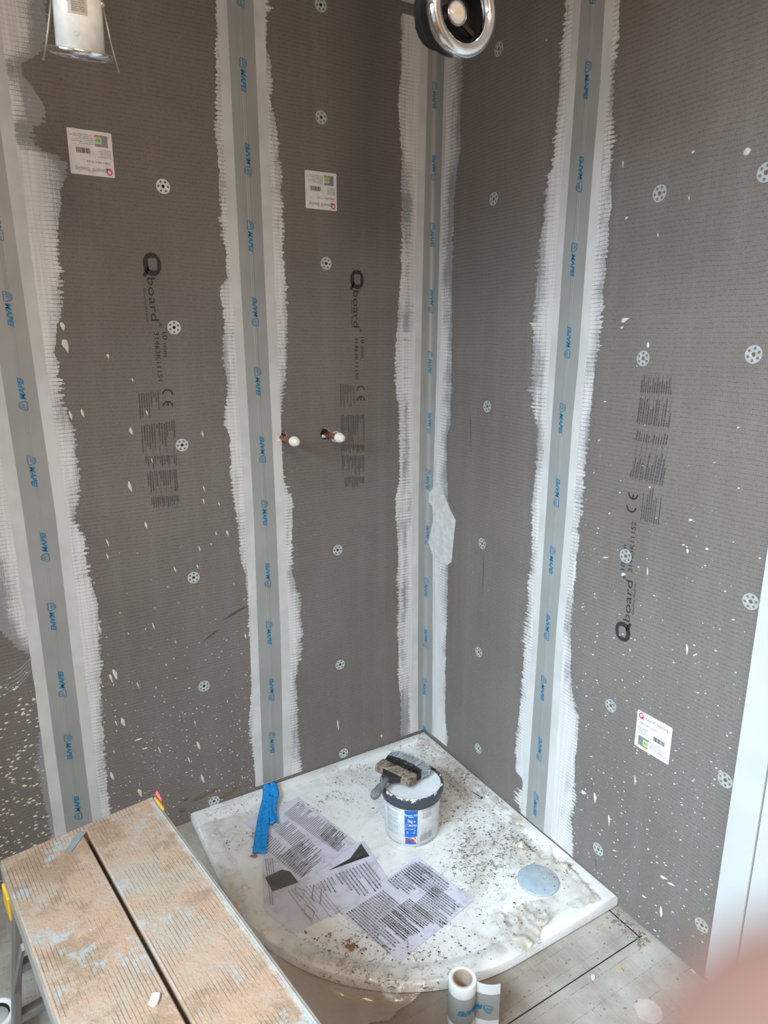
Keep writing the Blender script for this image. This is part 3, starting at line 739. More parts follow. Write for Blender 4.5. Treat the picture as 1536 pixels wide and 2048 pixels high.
def tray_outline():
    P = [(-.0015, -.0015), (-.9005, -.0015), (-.9005, -.10), (-.9005, -.20), (-.9, -.30), (-.9, -.372)]
    c = (-.345, -.375); R1, R2 = .555, .553
    for i in range(1, 30):
        a = math.pi+math.pi/2*i/30; P.append((c[0]+R1*math.cos(a), c[1]+R2*math.sin(a)))
    P += [(-.345, -.928), (-.23, -.929), (-.12, -.930), (-.0015, -.931), (-.0015, -.6), (-.0015, -.3)]
    return P
OUT = tray_outline()
def offset_poly(P, d):
    n = len(P); r_ = []
    for i in range(n):
        a, b, c = Vector(P[i-1]), Vector(P[i]), Vector(P[(i+1) % n])
        e1 = (b-a).normalized(); e2 = (c-b).normalized(); n1 = Vector((-e1.y, e1.x)); n2 = Vector((-e2.y, e2.x)); m = (n1+n2).normalized()
        k = d/max(.35, m.dot(n1)); r_.append((b.x+m.x*k, b.y+m.y*k))
    return r_
mb = MB(); rings = []
for d, z in ((.006, .0), (.006, .004), (.0, .006), (0, .0305), (.0015, .0335), (.005, .035), (.036, .035), (.042, .0335), (.050, .029), (.062, .0275)):
    rings.append([(x, y, z) for x, y in offset_poly(OUT, d)])
inner = offset_poly(OUT, .062); cc = (-.42, -.45)
for k in (.8, .55, .3): rings.append([(cc[0]+(x-cc[0])*k, cc[1]+(y-cc[1])*k, .0275-.002*(1-k)) for x, y in inner])
n = len(OUT); vs = [p for r_ in rings for p in r_]; vs.append((cc[0], cc[1], .0252))
fs = [(k*n+i, k*n+(i+1) % n, (k+1)*n+(i+1) % n, (k+1)*n+i) for k in range(len(rings)-1) for i in range(n)]
fs += [((len(rings)-1)*n+i, (len(rings)-1)*n+(i+1) % n, len(vs)-1) for i in range(n)]; fs.append(tuple(range(n))[::-1])
mb.add(vs, fs); TRAY = mb.build('shower_tray', M_TRAY, None, True)
tag(TRAY, 'white quadrant shower tray with a curved front edge, in the room corner', 'shower tray')
m = TRAY.modifiers.new('es', 'EDGE_SPLIT'); m.split_angle = math.radians(50)
def tray_z(x, y): return .0275
mb = MB(); mb.lathe([(.0575, 0), (.0575, .0035), (.054, .0055), (.02, .0062), (.0005, .0064)], 48, None, True, True)
DR = mb.build('drain_cover', plain('blue_grey_film_cover', (.36, .44, .50), .45), None, True); DR.location = (-.142, -.774, .0272)
tag(DR, 'round blue-grey waste cover in the tray beside the right wall', 'drain cover')

# ------------------------------------------------------------------ instruction sheets
t = NT('leaflet_paper'); c = t.mix(t.ramp(t.noise(18, 4, .6), .45, .75), (.62, .62, .72), (.42, .41, .46)); t.bsdf(c, .7); M_PAPER = t.m
t = NT('smudged_print'); k = t.ramp(t.noise(35, 4, .7), .4, .6); t.bsdf(t.mix(k, (.05, .05, .055), (.22, .22, .24)), .7); M_PRINT = t.m
def sheet(px, zoff, label):
    P = [PT(u, v, .031) for u, v in px]; c0 = (sum(p[0] for p in P)/len(P), sum(p[1] for p in P)/len(P))
    root = empty('instruction_sheet', (c0[0], c0[1], .0285+zoff)); tag(root, label, 'paper sheet', 'printed instruction sheets on the tray')
    L = [(p[0]-c0[0], p[1]-c0[1]) for p in P]; n = len(L); mb = MB()
    mb.add([(x, y, 0) for x, y in L]+[(x, y, .0004) for x, y in L], [tuple(range(n, 2*n)), tuple(range(n))[::-1]]+[(i, (i+1) % n, n+(i+1) % n, n+i) for i in range(n)])
    mb.build('paper', M_PAPER, root)
    return root, c0
def lines(root, c0, p0, p1, p2, n, name='printed_text', mat=None, seed=1, lw=.45, gap=.0015, wmin=.003, wmax=.012, z=.0008, short=.3):
    """p0 start of first line, p1 its end, p2 start of the last line (pixels)"""
    r = random.Random(seed); a = np.array(PT(*p0, .031))-c0; b = np.array(PT(*p1, .031))-c0; e = np.array(PT(*p2, .031))-c0-a
    d = b-a; L = np.linalg.norm(d); d = d/L; H = np.linalg.norm(e); eh = e/H; lh = H/n*lw; mb = MB()
    for i in range(n):
        y = H*i/n; x = 0; end = L*(r.uniform(.35, .8) if r.random() < short else r.uniform(.9, 1))
        while x < end:
            w_ = r.uniform(wmin, wmax); x2 = min(end, x+w_)
            mb.add([(*(a+d*X_+eh*Y_), z) for X_, Y_ in ((x, y), (x2, y), (x2, y+lh), (x, y+lh))], [(0, 1, 2, 3)]); x = x2+gap
    return mb.build(name, mat or M_PRINT, root)
def tri(mbx, c0, p, k=.009, z=.0008):
    c = np.array(PT(*p, .031))-c0
    for R_ in (1.0,):
        pts = [(c[0]+k*math.cos(a), c[1]+k*math.sin(a)) for a in (1.2, 1.2+2.09, 1.2+4.19)]
        v, f = stroke(pts, .0013, True); mbx.add([(x, y, z) for x, y in v], f)
    v, f = stroke([(c[0]-.001, c[1]-.003), (c[0]+.001, c[1]+.003)], .0012); mbx.add([(x, y, z) for x, y in v], f)
def blob(root, c0, px, name, mat, z):
    L = [tuple(np.array(PT(u, v, .031))-c0) for u, v in px]; mb = MB(); mb.add([(x, y, z) for x, y in L], [tuple(range(len(L)))]); return mb.build(name, mat, root)
t = NT('black_printed_panel'); k = t.ramp(t.noise(60, 4, .8), .55, .75); t.bsdf(t.mix(k, (.010, .010, .010), (.12, .115, .11)), .6); M_BLACKP = t.m
# lower left sheet (underneath)
rt, c0 = sheet([(524,1700),(728,1682),(783,1768),(588,1866),(528,1826)], .0002, 'instruction sheet with black panels and line drawings, lower left of the three')
blob(rt, c0, [(530,1754),(563,1738),(580,1742),(597,1764),(545,1782)], 'black_panel', M_BLACKP, .0008)
blob(rt, c0, [(655,1741),(700,1716),(722,1686),(739,1711)], 'black_panel', M_BLACKP, .0008)
lines(rt, c0, (670,1748), (708,1800), (738,1722), 10, seed=31, lw=.35)
lines(rt, c0, (640,1762), (664,1806), (668,1750), 4, seed=32, lw=.3)
lines(rt, c0, (530,1716), (541,1812), (548,1716), 4, seed=33, lw=.3)
lines(rt, c0, (575,1780), (625,1846), (640,1765), 9, seed=34, lw=.22, mat=plain('faint_print', (.25, .25, .28), .7))
mb = MB()
for pts in ([(590,1772),(609,1780),(606,1796),(592,1786)], [(627,1770),(643,1778),(640,1808),(624,1796)], [(610,1808),(629,1822),(625,1838),(609,1826)]):
    L = [tuple(np.array(PT(u, v, .031))-c0) for u, v in pts]; v, f = stroke(L, .0022, True); mb.add([(x, y, .0009) for x, y in v], f)
mb.build('line_drawing', M_PRINT, rt)
# upper left sheet
rt, c0 = sheet([(596,1593),(712,1684),(612,1762),(488,1643)], .0010, 'instruction sheet with two columns of fine text, nearest the back left wall')
lines(rt, c0, (568,1628), (598,1603), (668,1700), 34, seed=41, lw=.4, gap=.001, wmin=.002, wmax=.007)
lines(rt, c0, (545,1655), (572,1634), (618,1725), 26, seed=45, lw=.4, gap=.001, wmin=.002, wmax=.007)
lines(rt, c0, (500,1672), (522,1652), (604,1758), 30, seed=42, lw=.4, gap=.001, wmin=.002, wmax=.007)
lines(rt, c0, (560,1712), (604,1680), (606,1755), 20, seed=43, lw=.5, gap=.001, wmin=.003, wmax=.010)
lines(rt, c0, (640,1672), (664,1648), (676,1704), 16, seed=44, lw=.6, gap=.0008, wmin=.004, wmax=.012)
mb = MB()
for p in ((605,1610),(619,1622),(675,1666),(701,1687),(632,1709),(648,1722)): tri(mb, c0, p)
mb.build('warning_symbols', M_PRINT, rt)
# right sheet
rt, c0 = sheet([(835,1713),(948,1799),(799,1923),(682,1823)], .0006, 'instruction sheet with bold smudged lines of text, rightmost of the three')
lines(rt, c0, (775,1760), (812,1792), (832,1722), 13, seed=51, lw=.5)
lines(rt, c0, (818,1796), (872,1838), (760,1840), 18, seed=52, lw=.5)
lines(rt, c0, (692,1826), (780,1908), (768,1778), 17, seed=53, lw=.5)
lines(rt, c0, (838,1722), (905,1772), (805,1750), 8, seed=54, lw=.5)
lines(rt, c0, (868,1770), (925,1812), (822,1815), 14, seed=55, lw=.5)
mb = MB()
for p in ((842,1784),(808,1810),(749,1856),(909,1820),(920,1811)): tri(mb, c0, p)
mb.build('warning_symbols', M_PRINT, rt)

# ------------------------------------------------------------------ bucket
bx, by, bz = -.333, -.417, .0285
BK = empty('bucket', (bx, by, bz)); tag(BK, 'white 5 kg tub with a blue label and dark grey rim, standing in the tray', 'bucket')
M_TUB = plain('white_tub_plastic', (.72, .74, .75), .35); M_RIM = plain('charcoal_plastic', (.050, .055, .066), .4)
mb = MB(); mb.lathe([(.0, .0), (.076, .0), (.081, .004), (.0885, .150), (.0885, .164)], 64, None); mb.build('tub_body', M_TUB, BK, True)
t = NT('rim_plastic_painted')
k = t.ramp(t.math('ADD', t.noise(45, 4, .7), t.math('MULTIPLY', t.n('SeparateXYZ', {0: t.co}).outputs[2], 20.0)), 3.98, 4.02)
t.bsdf(t.mix(k, (.050, .055, .066), (.70, .72, .74)), .4); M_RIMP = t.m
mb = MB(); mb.lathe([(.0885, .134), (.0915, .136), (.0925, .142), (.0915, .146), (.0945, .149), (.0965, .156), (.0965, .168), (.0945, .1725), (.0915, .1735), (.089, .172), (.0875, .166)], 64, None); mb.build('rim', M_RIMP, BK, True)
t = NT('wet_white_compound'); t.bsdf(t.mix(t.noise(20, 3), (.62, .66, .68), (.72, .75, .77)), .22, t.bump(t.noise(16, 4, .6), .006, .6)); M_WET = t.m
mb = MB(); mb.lathe([(.0885, .1665), (.08, .1655), (.06, .1645), (.03, .1635), (.0005, .163)], 48, None); mb.build('compound_surface', M_WET, BK, True)
def cyl_patch(mb, a0, a1, z0, z1, r0, r1, dr, n=14, m=2):
    vs = []
    for j in range(m):
        z = z0+(z1-z0)*j/(m-1); rr_ = r0+(r1-r0)*z/.150+dr
        for i in range(n): a = a0+(a1-a0)*i/(n-1); vs.append((rr_*math.cos(a), rr_*math.sin(a), z))
    mb.add(vs, [(j*n+i, j*n+i+1, (j+1)*n+i+1, (j+1)*n+i) for j in range(m-1) for i in range(n-1)])
front = math.atan2(CAM[1]-by, CAM[0]-bx)
def BZ(u, z, dr=.0006):        # u metres to the right along the tub's front
    rr_ = .081+(.0885-.081)*z/.15+dr; a = front+(u-.002)/.085; return (rr_*math.cos(a), rr_*math.sin(a), z)
mb = MB(); cyl_patch(mb, front-.018/.085-.02, front+.020/.085-.02, .012, .132, .081, .0885, .0005); mb.build('blue_label', plain('label_blue', (.01, .13, .50), .4), BK)
M_WPRINT = plain('white_print', (.75, .77, .80), .4)
def bt(name, mat, items, dr=.0011):
    mb = MB()
    for v, f in items: mb.add([BZ(x, y, dr) for x, y in v], f)
    return mb.build(name, mat, BK)
lv, lf = stroke([(0, 0), (.25, 0), (.24, .15), (.19, .22), (.09, .22), (.03, .15)], .025, True)
bt('label_lettering', M_WPRINT, [text_xy('Mapegum WPS', -.020, .113, .022, .0075, .01, .2), text_xy('5kg', -.009, .091, .006, .011, .015), text_xy('e', .009, .092, .015, .008),
    ([(-.015+x*.034, .0765+y*.034) for x, y in lv], lf), text_xy('MAPEI', -.005, .077, .018, .0070, .02, .25)]
   + [([(x, y), (x+w_, y), (x+w_, y+.0014), (x, y+.0014)], [(0, 1, 2, 3)]) for x, y, w_ in ((-.015, .070, .03), (-.010, .0665, .02), (-.015, .063, .03), (-.012, .056, .026), (-.012, .052, .024))]
   + [([(-.018+.0125, .108), (.010, .108), (.010, .110), (-.0055, .110)], [(0, 1, 2, 3)])])
def hexs(cx, cy, r_, q=5): return ([(cx+r_*math.cos(2*math.pi*i/q+.4), cy+r_*math.sin(2*math.pi*i/q+.4)) for i in range(q)], [tuple(range(q))])
bt('label_cloud', M_WPRINT, [([(-.018, .014), (.0195, .014), (.0195, .040), (.014, .041), (.009, .037), (.003, .038), (-.004, .036), (-.011, .038), (-.018, .036)], [tuple(range(9))])], .0009)
bt('label_cubes', plain('red_print', (.65, .03, .02), .4), [hexs(-.010, .029, .0055), hexs(.007, .026, .005), hexs(.014, .036, .0035)], .0014)
bt('label_cubes', plain('yellow_print', (.75, .42, .02), .4), [hexs(.014, .029, .0045)], .0013)
bt('label_cubes', plain('purple_print', (.12, .03, .35), .4), [hexs(-.003, .020, .0045), hexs(-.013, .018, .003)], .0013)
bt('label_cubes', plain('green_print_bright', (.05, .35, .10), .4), [hexs(0, .033, .003)], .0013)
bt('label_cubes', plain('magenta_print', (.6, .03, .25), .4), [hexs(.015, .019, .0035)], .0013)
r = random.Random(9); items = []
for i in range(30):
    y = .118-.0028*i; x = -.082; e = -.038 if i % 11 else -.06
    if i % 9 == 7: continue
    while x < e: d = r.uniform(.003, .009); items.append(([(x, y), (min(e, x+d), y), (min(e, x+d), y+.0010), (x, y+.0010)], [(0, 1, 2, 3)])); x += d+.0012
for i in range(9):
    y = .122-.0028*i; x = .035; e = .066
    while x < e: d = r.uniform(.003, .009); items.append(([(x, y), (min(e, x+d), y), (min(e, x+d), y+.0010), (x, y+.0010)], [(0, 1, 2, 3)])); x += d+.0012
bt('fine_print', plain('grey_fine_print', (.30, .31, .33), .5), items, .0008)
bt('border_line', plain('navy_print', (.03, .04, .15), .5), [stroke([(-.085+.006*i, z) for i in range(10)], .0012) for z in (.008, .128)]+[stroke([(.030+.006*i, z) for i in range(10)], .0012) for z in (.008, .128)], .0008)
bt('picture_box', plain('grey_picture', (.32, .34, .36), .5), [([(x, y), (x+.013, y), (x+.013, y+.020), (x, y+.020)], [(0, 1, 2, 3)]) for x, y in ((.030, .020), (.045, .022), (.060, .024))]
   + [stroke([(x, y), (x+.013, y), (x+.013, y+.017), (x, y+.017)], .0008, True) for x, y in ((.031, .046), (.047, .049))])

# ------------------------------------------------------------------ block brush lying on the tub
ax = Vector((.93, .36, -.06)).normalized(); wx = Vector((.36, -.93, 0)).normalized(); ux = wx.cross(ax).normalized()
if ux.z < 0: ux = -ux
BR = empty('block_brush', (-.372, -.388, .222)); tag(BR, 'wide block paint brush with a wooden stock and stubby grey handle, resting on the tub', 'paint brush')
Mb = Matrix((ax, wx, ux)).transposed()
def bp(a, b, c): return Mb @ Vector((a, b, c))
t = NT('weathered_wood_stock'); c = t.mix(t.ramp(t.noise(1, 4, .6, vec=t.vscale((30, 120, 60))), .3, .7), (.10, .075, .05), (.30, .25, .185))
c = t.mix(t.ramp(t.noise(40, 4, .7), .55, .66), c, (.02, .018, .015)); t.bsdf(c, .7, t.bump(t.noise(120, 3), .0008, .6)); M_WOOD = t.m
mb = MB(); sec = [(-.022, -.010), (-.022, .006), (-.016, .013), (.018, .014), (.020, .012), (.020, -.010), (.016, -.013), (-.016, -.013)]
n = len(sec); W2 = .064; vs = [bp(a, b, c) for b in (-W2, W2) for a, c in sec]
mb.add(vs, [tuple(range(n))[::-1], tuple(range(n, 2*n))]+[(i, (i+1) % n, n+(i+1) % n, n+i) for i in range(n)]); mb.build('stock', M_WOOD, BR, bevel=.0015)
# handle socket and handle
mb = MB(); mb.add([bp(a, b, c) for a, b, c in ((-.018, -.038, -.008), (-.018, .038, -.008), (-.018, .038, .011), (-.018, -.038, .011), (-.044, -.012, -.009), (-.044, .012, -.009), (-.044, .012, .010), (-.044, -.012, .010))],
    [(0,1,2,3),(7,6,5,4),(0,4,5,1),(1,5,6,2),(2,6,7,3),(3,7,4,0)]); mb.build('socket', plain('black_socket', (.022, .02, .018), .6), BR, bevel=.002)
t = NT('painted_handle'); k = t.ramp(t.noise(55, 4, .6), .58, .66); t.bsdf(t.mix(k, t.mix(t.noise(30), (.09, .10, .11), (.20, .21, .22)), (.42, .34, .24)), .6, t.bump(t.noise(80), .001, .5)); M_HAND = t.m
mb = MB(); mb.tube([bp(-.038, 0, 0), bp(-.052, 0, -.001), bp(-.068, .002, -.004), (bp(-.090, .004, -.010)), bp(-.108, .006, -.015), bp(-.118, .007, -.018), bp(-.122, .007, -.019)], [.0095, .0085, .0105, .0130, .0145, .0105, .004], 16); mb.build('handle', M_HAND, BR, True)
r = random.Random(4); mbd = MB(); mbl = MB()
for i in range(1500):
    b = r.uniform(-.060, .060); c = r.uniform(-.009, .011); L = .082-.022*abs(b/.06)**2+r.uniform(-.004, .004)
    sp_ = b*.22+r.uniform(-.004, .004); p0 = bp(.018, b, c); p1 = bp(.018+L*.45, b+sp_*.4, c*1.3+.001); p2 = bp(.018+L, b+sp_, c*1.5-.004+r.uniform(-.004, .004))
    mbd.add([p0+ux*.0005, p0-ux*.0005, p1-wx*.0006, p1+wx*.0006], [(0, 1, 2, 3)])
    if r.random() < .9: mbl.add([p1+wx*.0008, p1-wx*.0008, p2-wx*.0006, p2+wx*.0006], [(0, 1, 2, 3)])
# solid cores so the bristles read as a full clump
def core(mb_, a0, a1, k0, k1, w0, w1):
    vs = []
    for a, k, w_ in ((a0, k0, w0), ((a0+a1)/2, (k0+k1)/2, (w0+w1)/2), (a1, k1, w1)):
        for b in np.linspace(-1, 1, 13): 
            tp = (a1-.018)*(1-.28*abs(b)**2)/(a1-.018) if a == a1 else 1
            aa = .018+(a-.018)*tp; vs += [bp(aa, b*w_, k+.001*math.sin(b*23)), bp(aa, b*w_, -k-.003)]
    fs = []
    for j in range(2):
        for i in range(12):
            o = j*26+i*2; fs += [(o, o+2, o+28, o+26), (o+1, o+27, o+29, o+3)]
    fs += [(52+i*2, 54+i*2, 55+i*2, 53+i*2) for i in range(12)]+[(0, 26, 27, 1), (26, 52, 53, 27), (24, 25, 51, 50), (50, 51, 77, 76)]
    mb_.add(vs, fs)
core(mbd, .018, .05, .010, .011, .060, .064); core(mbl, .042, .096, .0115, .006, .064, .073)
t = NT('dark_bristle'); t.bsdf(t.mix(t.ramp(t.noise(1, 3, vec=t.vscale((120, 400, 100))), .4, .6), (.006, .006, .007), (.05, .05, .055)), .6); M_BRI = t.m
t = NT('painted_bristle'); t.bsdf(t.mix(t.ramp(t.noise(1, 4, .7, vec=t.vscale((150, 500, 100))), .35, .62), (.22, .25, .28), (.58, .62, .65)), .4, t.bump(t.noise(400), .001, .8)); M_BRIP = t.m
mbd.build('bristles', M_BRI, BR); mbl.build('painted_tips', M_BRIP, BR)

# ------------------------------------------------------------------ blue folded band on the tray edge
t = NT('blue_nonwoven'); t.bsdf(t.mix(t.ramp(t.noise(140, 3, .7), .35, .65), (.0, .16, .48), (.01, .30, .68)), .55, t.bump(t.noise(160, 3), .0012, .7)); M_BAND = t.m
top = PT(541, 1572, .050); e1 = PT(519, 1708, .034); e2 = PT(546, 1650, .034)
BN = empty('blue_band', (e1[0], e1[1], .034)); tag(BN, 'bright blue fabric band folded over, lying from the tray rim across the sheets', 'fabric band')
def ribbon(name, path, wdt, ph):
    mb = MB(); n = 26; P = [Vector(p) for p in path]; cs = []
    for i in range(n):
        f_ = i/(n-1)*(len(P)-1); k = min(int(f_), len(P)-2); cs.append(P[k].lerp(P[k+1], f_-k))
    vs = []
    for i, c_ in enumerate(cs):
        tv = (cs[min(i+1, n-1)]-cs[max(i-1, 0)]); a = tv.cross(Vector((0, 0, 1))); a = a.normalized() if a.length > 1e-5 else Vector((1, 0, 0))
        ww = wdt[0]+(wdt[1]-wdt[0])*i/(n-1)
        for j in range(7):
            q = j/6-.5; z = .0035*math.sin(q*7+ph+i*.25)+.0030*noise.noise(Vector((i*.3, q*3, ph)))
            vs.append(c_+a*q*ww+Vector((0, 0, z+.002))-Vector(BN.location))
    m_ = len(vs); fs = [(i*7+j, i*7+j+1, (i+1)*7+j+1, (i+1)*7+j) for i in range(n-1) for j in range(6)]
    mb.add(vs, fs); o = mb.build(name, M_BAND, BN, True); s_ = o.modifiers.new('thick', 'SOLIDIFY'); s_.thickness = .0022; return o
tp = (top[0], min(top[1], -.012)); 
ribbon('long_leg', [(tp[0]-.008, tp[1]-.002, .058), (tp[0]-.028, tp[1]-.045, .043), (e1[0]*.5+tp[0]*.5-.006, e1[1]*.5+tp[1]*.5, .038), (e1[0], e1[1], .036)], (.032, .040), .4)
ribbon('short_leg', [(tp[0]+.006, tp[1]-.002, .060), (tp[0]-.004, tp[1]-.05, .046), (e2[0]*.6+tp[0]*.4, e2[1]*.6+tp[1]*.4, .041), (e2[0]+.004, e2[1], .038)], (.026, .026), 1.7)

# ------------------------------------------------------------------ plastic film draped over the tray
def inpoly(x, y, P):
    r_ = False; j = len(P)-1
    for i in range(len(P)):
        if (P[i][1] > y) != (P[j][1] > y) and x < (P[j][0]-P[i][0])*(y-P[i][1])/(P[j][1]-P[i][1])+P[i][0]: r_ = not r_
        j = i
    return r_
FO = [PT(*p, .033) for p in [(400,1655),(430,1640),(490,1622),(560,1586),(640,1552),(730,1515),(800,1485),(832,1470),(862,1480),(905,1520),(950,1562),(1008,1600),(1040,1622),(1058,1668),(1100,1692),(1150,1738),(1185,1785),(1195,1806),(1160,1822),(1125,1812),(1100,1850),(1060,1905),(1015,1928)]]
FO += [PT(*p, .0) for p in [(1000,1945),(920,1975),(860,1992),(825,2012),(770,2046),(700,2075),(600,2080),(520,1990),(470,1880),(430,1790)]]
HOLE = [PT(*p, .030) for p in [(1042,1745),(1060,1722),(1075,1735),(1090,1770),(1120,1790),(1085,1800),(1050,1810),(1010,1835),(1000,1822),(1030,1790)]]
def dist_out(x, y):          # signed distance outside the tray outline (front/left side only)
    if x < -.345 and y < -.375: return math.hypot((x+.345)/.555*.555, (y+.375))-.554
    return max(-.9005-x, -.93-y)
def seg_d(x, y, a, b):
    a = Vector(a); b = Vector(b); p = Vector((x, y)); d = b-a; k = max(0, min(1, (p-a).dot(d)/d.length_squared)); return (p-a-d*k).length
RID = [(PT(*a), PT(*b), h, w_) for a, b, h, w_ in [((835,1475),(950,1560),.010,.02),((950,1562),(1045,1640),.014,.022),((1035,1640),(1040,1720),.016,.022),((1040,1700),(1130,1740),.018,.025),((1130,1740),(1185,1800),.016,.022),
      ((985,1680),(940,1790),.008,.006),((1005,1650),(985,1690),.009,.008),((965,1590),(1000,1660),.006,.006),((1100,1800),(1000,1835),.014,.014),((1020,1850),(1060,1890),.018,.03),((1060,1830),(1090,1860),.018,.03),((410,1650),(470,1640),.006,.01),((440,1740),(520,1880),.006,.010),((560,1900),(800,1950),.004,.01),((950,1870),(1005,1905),.008,.01),((880,1540),(930,1590),.008,.01)]]
def film_z(x, y):
    d = dist_out(x, y); nz = noise.noise
    base = .0355 if d > -.05 else .0300
    z = base+.002
    wv = abs(nz(Vector((x*9, y*9, 1))))
    z += .0050*(1-min(1, wv*7))*.8 + .0018*nz(Vector((x*35, y*35, 4)))
    for a, b, h, w_ in RID:
        q = seg_d(x, y, a, b)
        if q < w_*2.5: z += .6*h*math.exp(-(q/w_)**2)*(.12+.95*(1-min(1, abs(nz(Vector((x*22, y*22, 9))))*3.2))**1.5+.45*(1-min(1, abs(nz(Vector((x*48, y*48, 2))))*3.2)))
    for a, b, h, w_ in MINI:
        if abs(x-a[0]) < .06 and abs(y-a[1]) < .06:
            q = seg_d(x, y, a, b)
            if q < w_*2.5: z += h*math.exp(-(q/w_)**2)
    # keep out of things standing on it
    if math.hypot(x-bx, y-by) < .10: z = .0295
    if d > .0015:
        drop = min(1, d/.03); fz = .006+.012*abs(nz(Vector((x*7, y*7, 3))))+.009*abs(nz(Vector((x*16, y*16, 7))))
        z = z*(1-drop)+fz*drop if d < .035 else fz
    return max(z, .0045)
rz_ = random.Random(21)
ZONE = [((880,1530),(1045,1640),.05), ((1040,1640),(1190,1795),.05), ((1020,1840),(1110,1830),.06), ((430,1660),(520,1870),.03), ((960,1590),(1000,1900),.05)]
MINI = []
for a, b, sp__ in ZONE:
    A_, B_ = Vector(PT(*a)), Vector(PT(*b))
    for i in range(16):
        c_ = A_.lerp(B_, rz_.random())+Vector((rz_.gauss(0, 1), rz_.gauss(0, 1)))*sp__*.5; an = rz_.uniform(0, 6.28); l_ = rz_.uniform(.015, .05)
        MINI.append((tuple(c_), (c_.x+l_*math.cos(an), c_.y+l_*math.sin(an)), rz_.uniform(.003, .009), rz_.uniform(.0015, .0035)))
def crump(x, y):
    v = 0
    for a, b, h, w_ in RID: 
        q = seg_d(x, y, a, b); v = max(v, math.exp(-(q/(w_*1.7))**2)*(.5+h*28))
    v *= .75+.9*noise.noise(Vector((x*45, y*45, 11)))
    return max(0, min(1, v))
CR_ = []
G = .004; xs = np.arange(-1.10, -.02, G); ys = np.arange(-1.12, -.015, G); idx = {}; mb = MB(); V_ = []; F_ = []
def vid(i, j):
    if (i, j) not in idx:
        x = xs[i]+G*.4*noise.noise(Vector((i*.7, j*.7, 0))); y = ys[j]+G*.4*noise.noise(Vector((i*.7, j*.7, 5)))
        idx[(i, j)] = len(V_); V_.append((x, y, film_z(x, y))); CR_.append(crump(x, y))
    return idx[(i, j)]
for i in range(len(xs)-1):
    for j in range(len(ys)-1):
        x, y = xs[i]+G/2, ys[j]+G/2
        jx = x+.010*noise.noise(Vector((x*25, y*25, 0))); jy = y+.010*noise.noise(Vector((x*25, y*25, 6)))
        if not inpoly(jx, jy, FO) or inpoly(jx, jy, HOLE): continue
        if math.hypot(x-bx, y-by) < .079: continue
        F_.append((vid(i, j), vid(i+1, j), vid(i+1, j+1), vid(i, j+1)))
mb.add(V_, F_)
t = NT('dirty_clear_film')
sp = t.n('SeparateXYZ', {0: t.co}); 
dirt = t.ramp(t.noise(7, 5, .65), .35, .75)
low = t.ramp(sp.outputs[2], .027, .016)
left = t.ramp(sp.outputs[0], -.60, -.80)
high = t.ramp(sp.outputs[2], .0355, .046)
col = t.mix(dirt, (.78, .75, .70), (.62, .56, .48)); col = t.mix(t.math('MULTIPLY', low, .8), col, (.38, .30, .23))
lw_ = t.n('LayerWeight', {'Blend': .35}).outputs['Facing']
fac = t.math('ADD', t.math('MULTIPLY', t.math('POWER', lw_, 1.8), .34), t.math('ADD', t.math('MULTIPLY', low, .50), t.math('ADD', t.math('MULTIPLY', left, .07), t.math('MULTIPLY', high, .48))))
crm = t.n('Attribute', {}, attribute_name='edge').outputs['Fac']
fac = t.math('ADD', t.math('ADD', fac, t.math('MULTIPLY', crm, .46)), t.math('MULTIPLY', dirt, .05), clamp=True)
col = t.mix(t.math('MULTIPLY', crm, .8), col, (.47, .425, .35))
cr_ = t.noise(38, 4, .6, dist=.6)
nb = t.bump(cr_, .004, .55)
p = t.n('BsdfPrincipled', {'Base Color': col, 'Roughness': .16, 'Normal': nb, 'Specular IOR Level': .6})
tr = t.n('BsdfTransparent', {0: (1, 1, 1, 1)}); gl = t.n('BsdfGlossy', {0: (1, 1, 1, 1), 'Roughness': .09, 'Normal': nb})
mx = t.n('MixShader', {0: fac, 1: tr.outputs[0], 2: p.outputs[0]})
fr = t.math('ADD', .035, t.math('MULTIPLY', t.math('POWER', t.n('LayerWeight', {'Blend': .5, 'Normal': nb}).outputs['Facing'], 4.0), .35))
mx2 = t.n('MixShader', {0: fr, 1: mx.outputs[0], 2: gl.outputs[0]}); t.t.links.new(mx2.outputs[0], t.out.inputs[0]); M_FILM = t.m
FILM = (mb.attr.extend(CR_), mb.build)[1]('plastic_film', M_FILM, None, True); tag(FILM, 'crumpled clear plastic dust sheet covering the shower tray and spilling over its curved front', 'plastic sheet')

# dirt crumbs on the film and the floor
def crumb(mb, c, k, r):
    vs = [Vector(c)+Vector((math.cos(a)*k*r.uniform(.5, 1.2), math.sin(a)*k*r.uniform(.5, 1.2), 0)) for a in np.linspace(0, 5.2, 6)]
    vs.append(Vector(c)+Vector((0, 0, k*r.uniform(.2, .7)))); mb.add(vs, [(i, (i+1) % 6, 6) for i in range(6)]+[(5, 4, 3, 2, 1, 0)])
r = random.Random(8); mb = MB(); mb2 = MB()
spots_ = [(1010,1690,45,30,150),(1050,1690,25,25,120),(940,1640,60,40,110),(900,1560,45,35,90),(1000,1650,50,40,90),(960,1740,50,30,70),(700,1580,80,30,50),(640,1600,30,20,30),(850,1900,130,25,70),(700,1890,90,25,60),(1120,1750,30,25,60),(470,1680,40,40,25),(890,1860,70,40,50),(1040,1830,50,30,50),(860,1505,30,15,40)]
for u, v, su, sv, n_ in spots_:
    for i in range(n_):
        x, y = PT(u+r.gauss(0, su*.6), v+r.gauss(0, sv*.6))
        if dist_out(x, y) > -.004 or x > -.01 or y > -.01 or math.hypot(x-bx, y-by) < .09: continue
        crumb(mb if r.random() < .9 else mb2, (x, y, film_z(x, y)-.0002), r.choice((.001, .0014, .002, .003)), r)
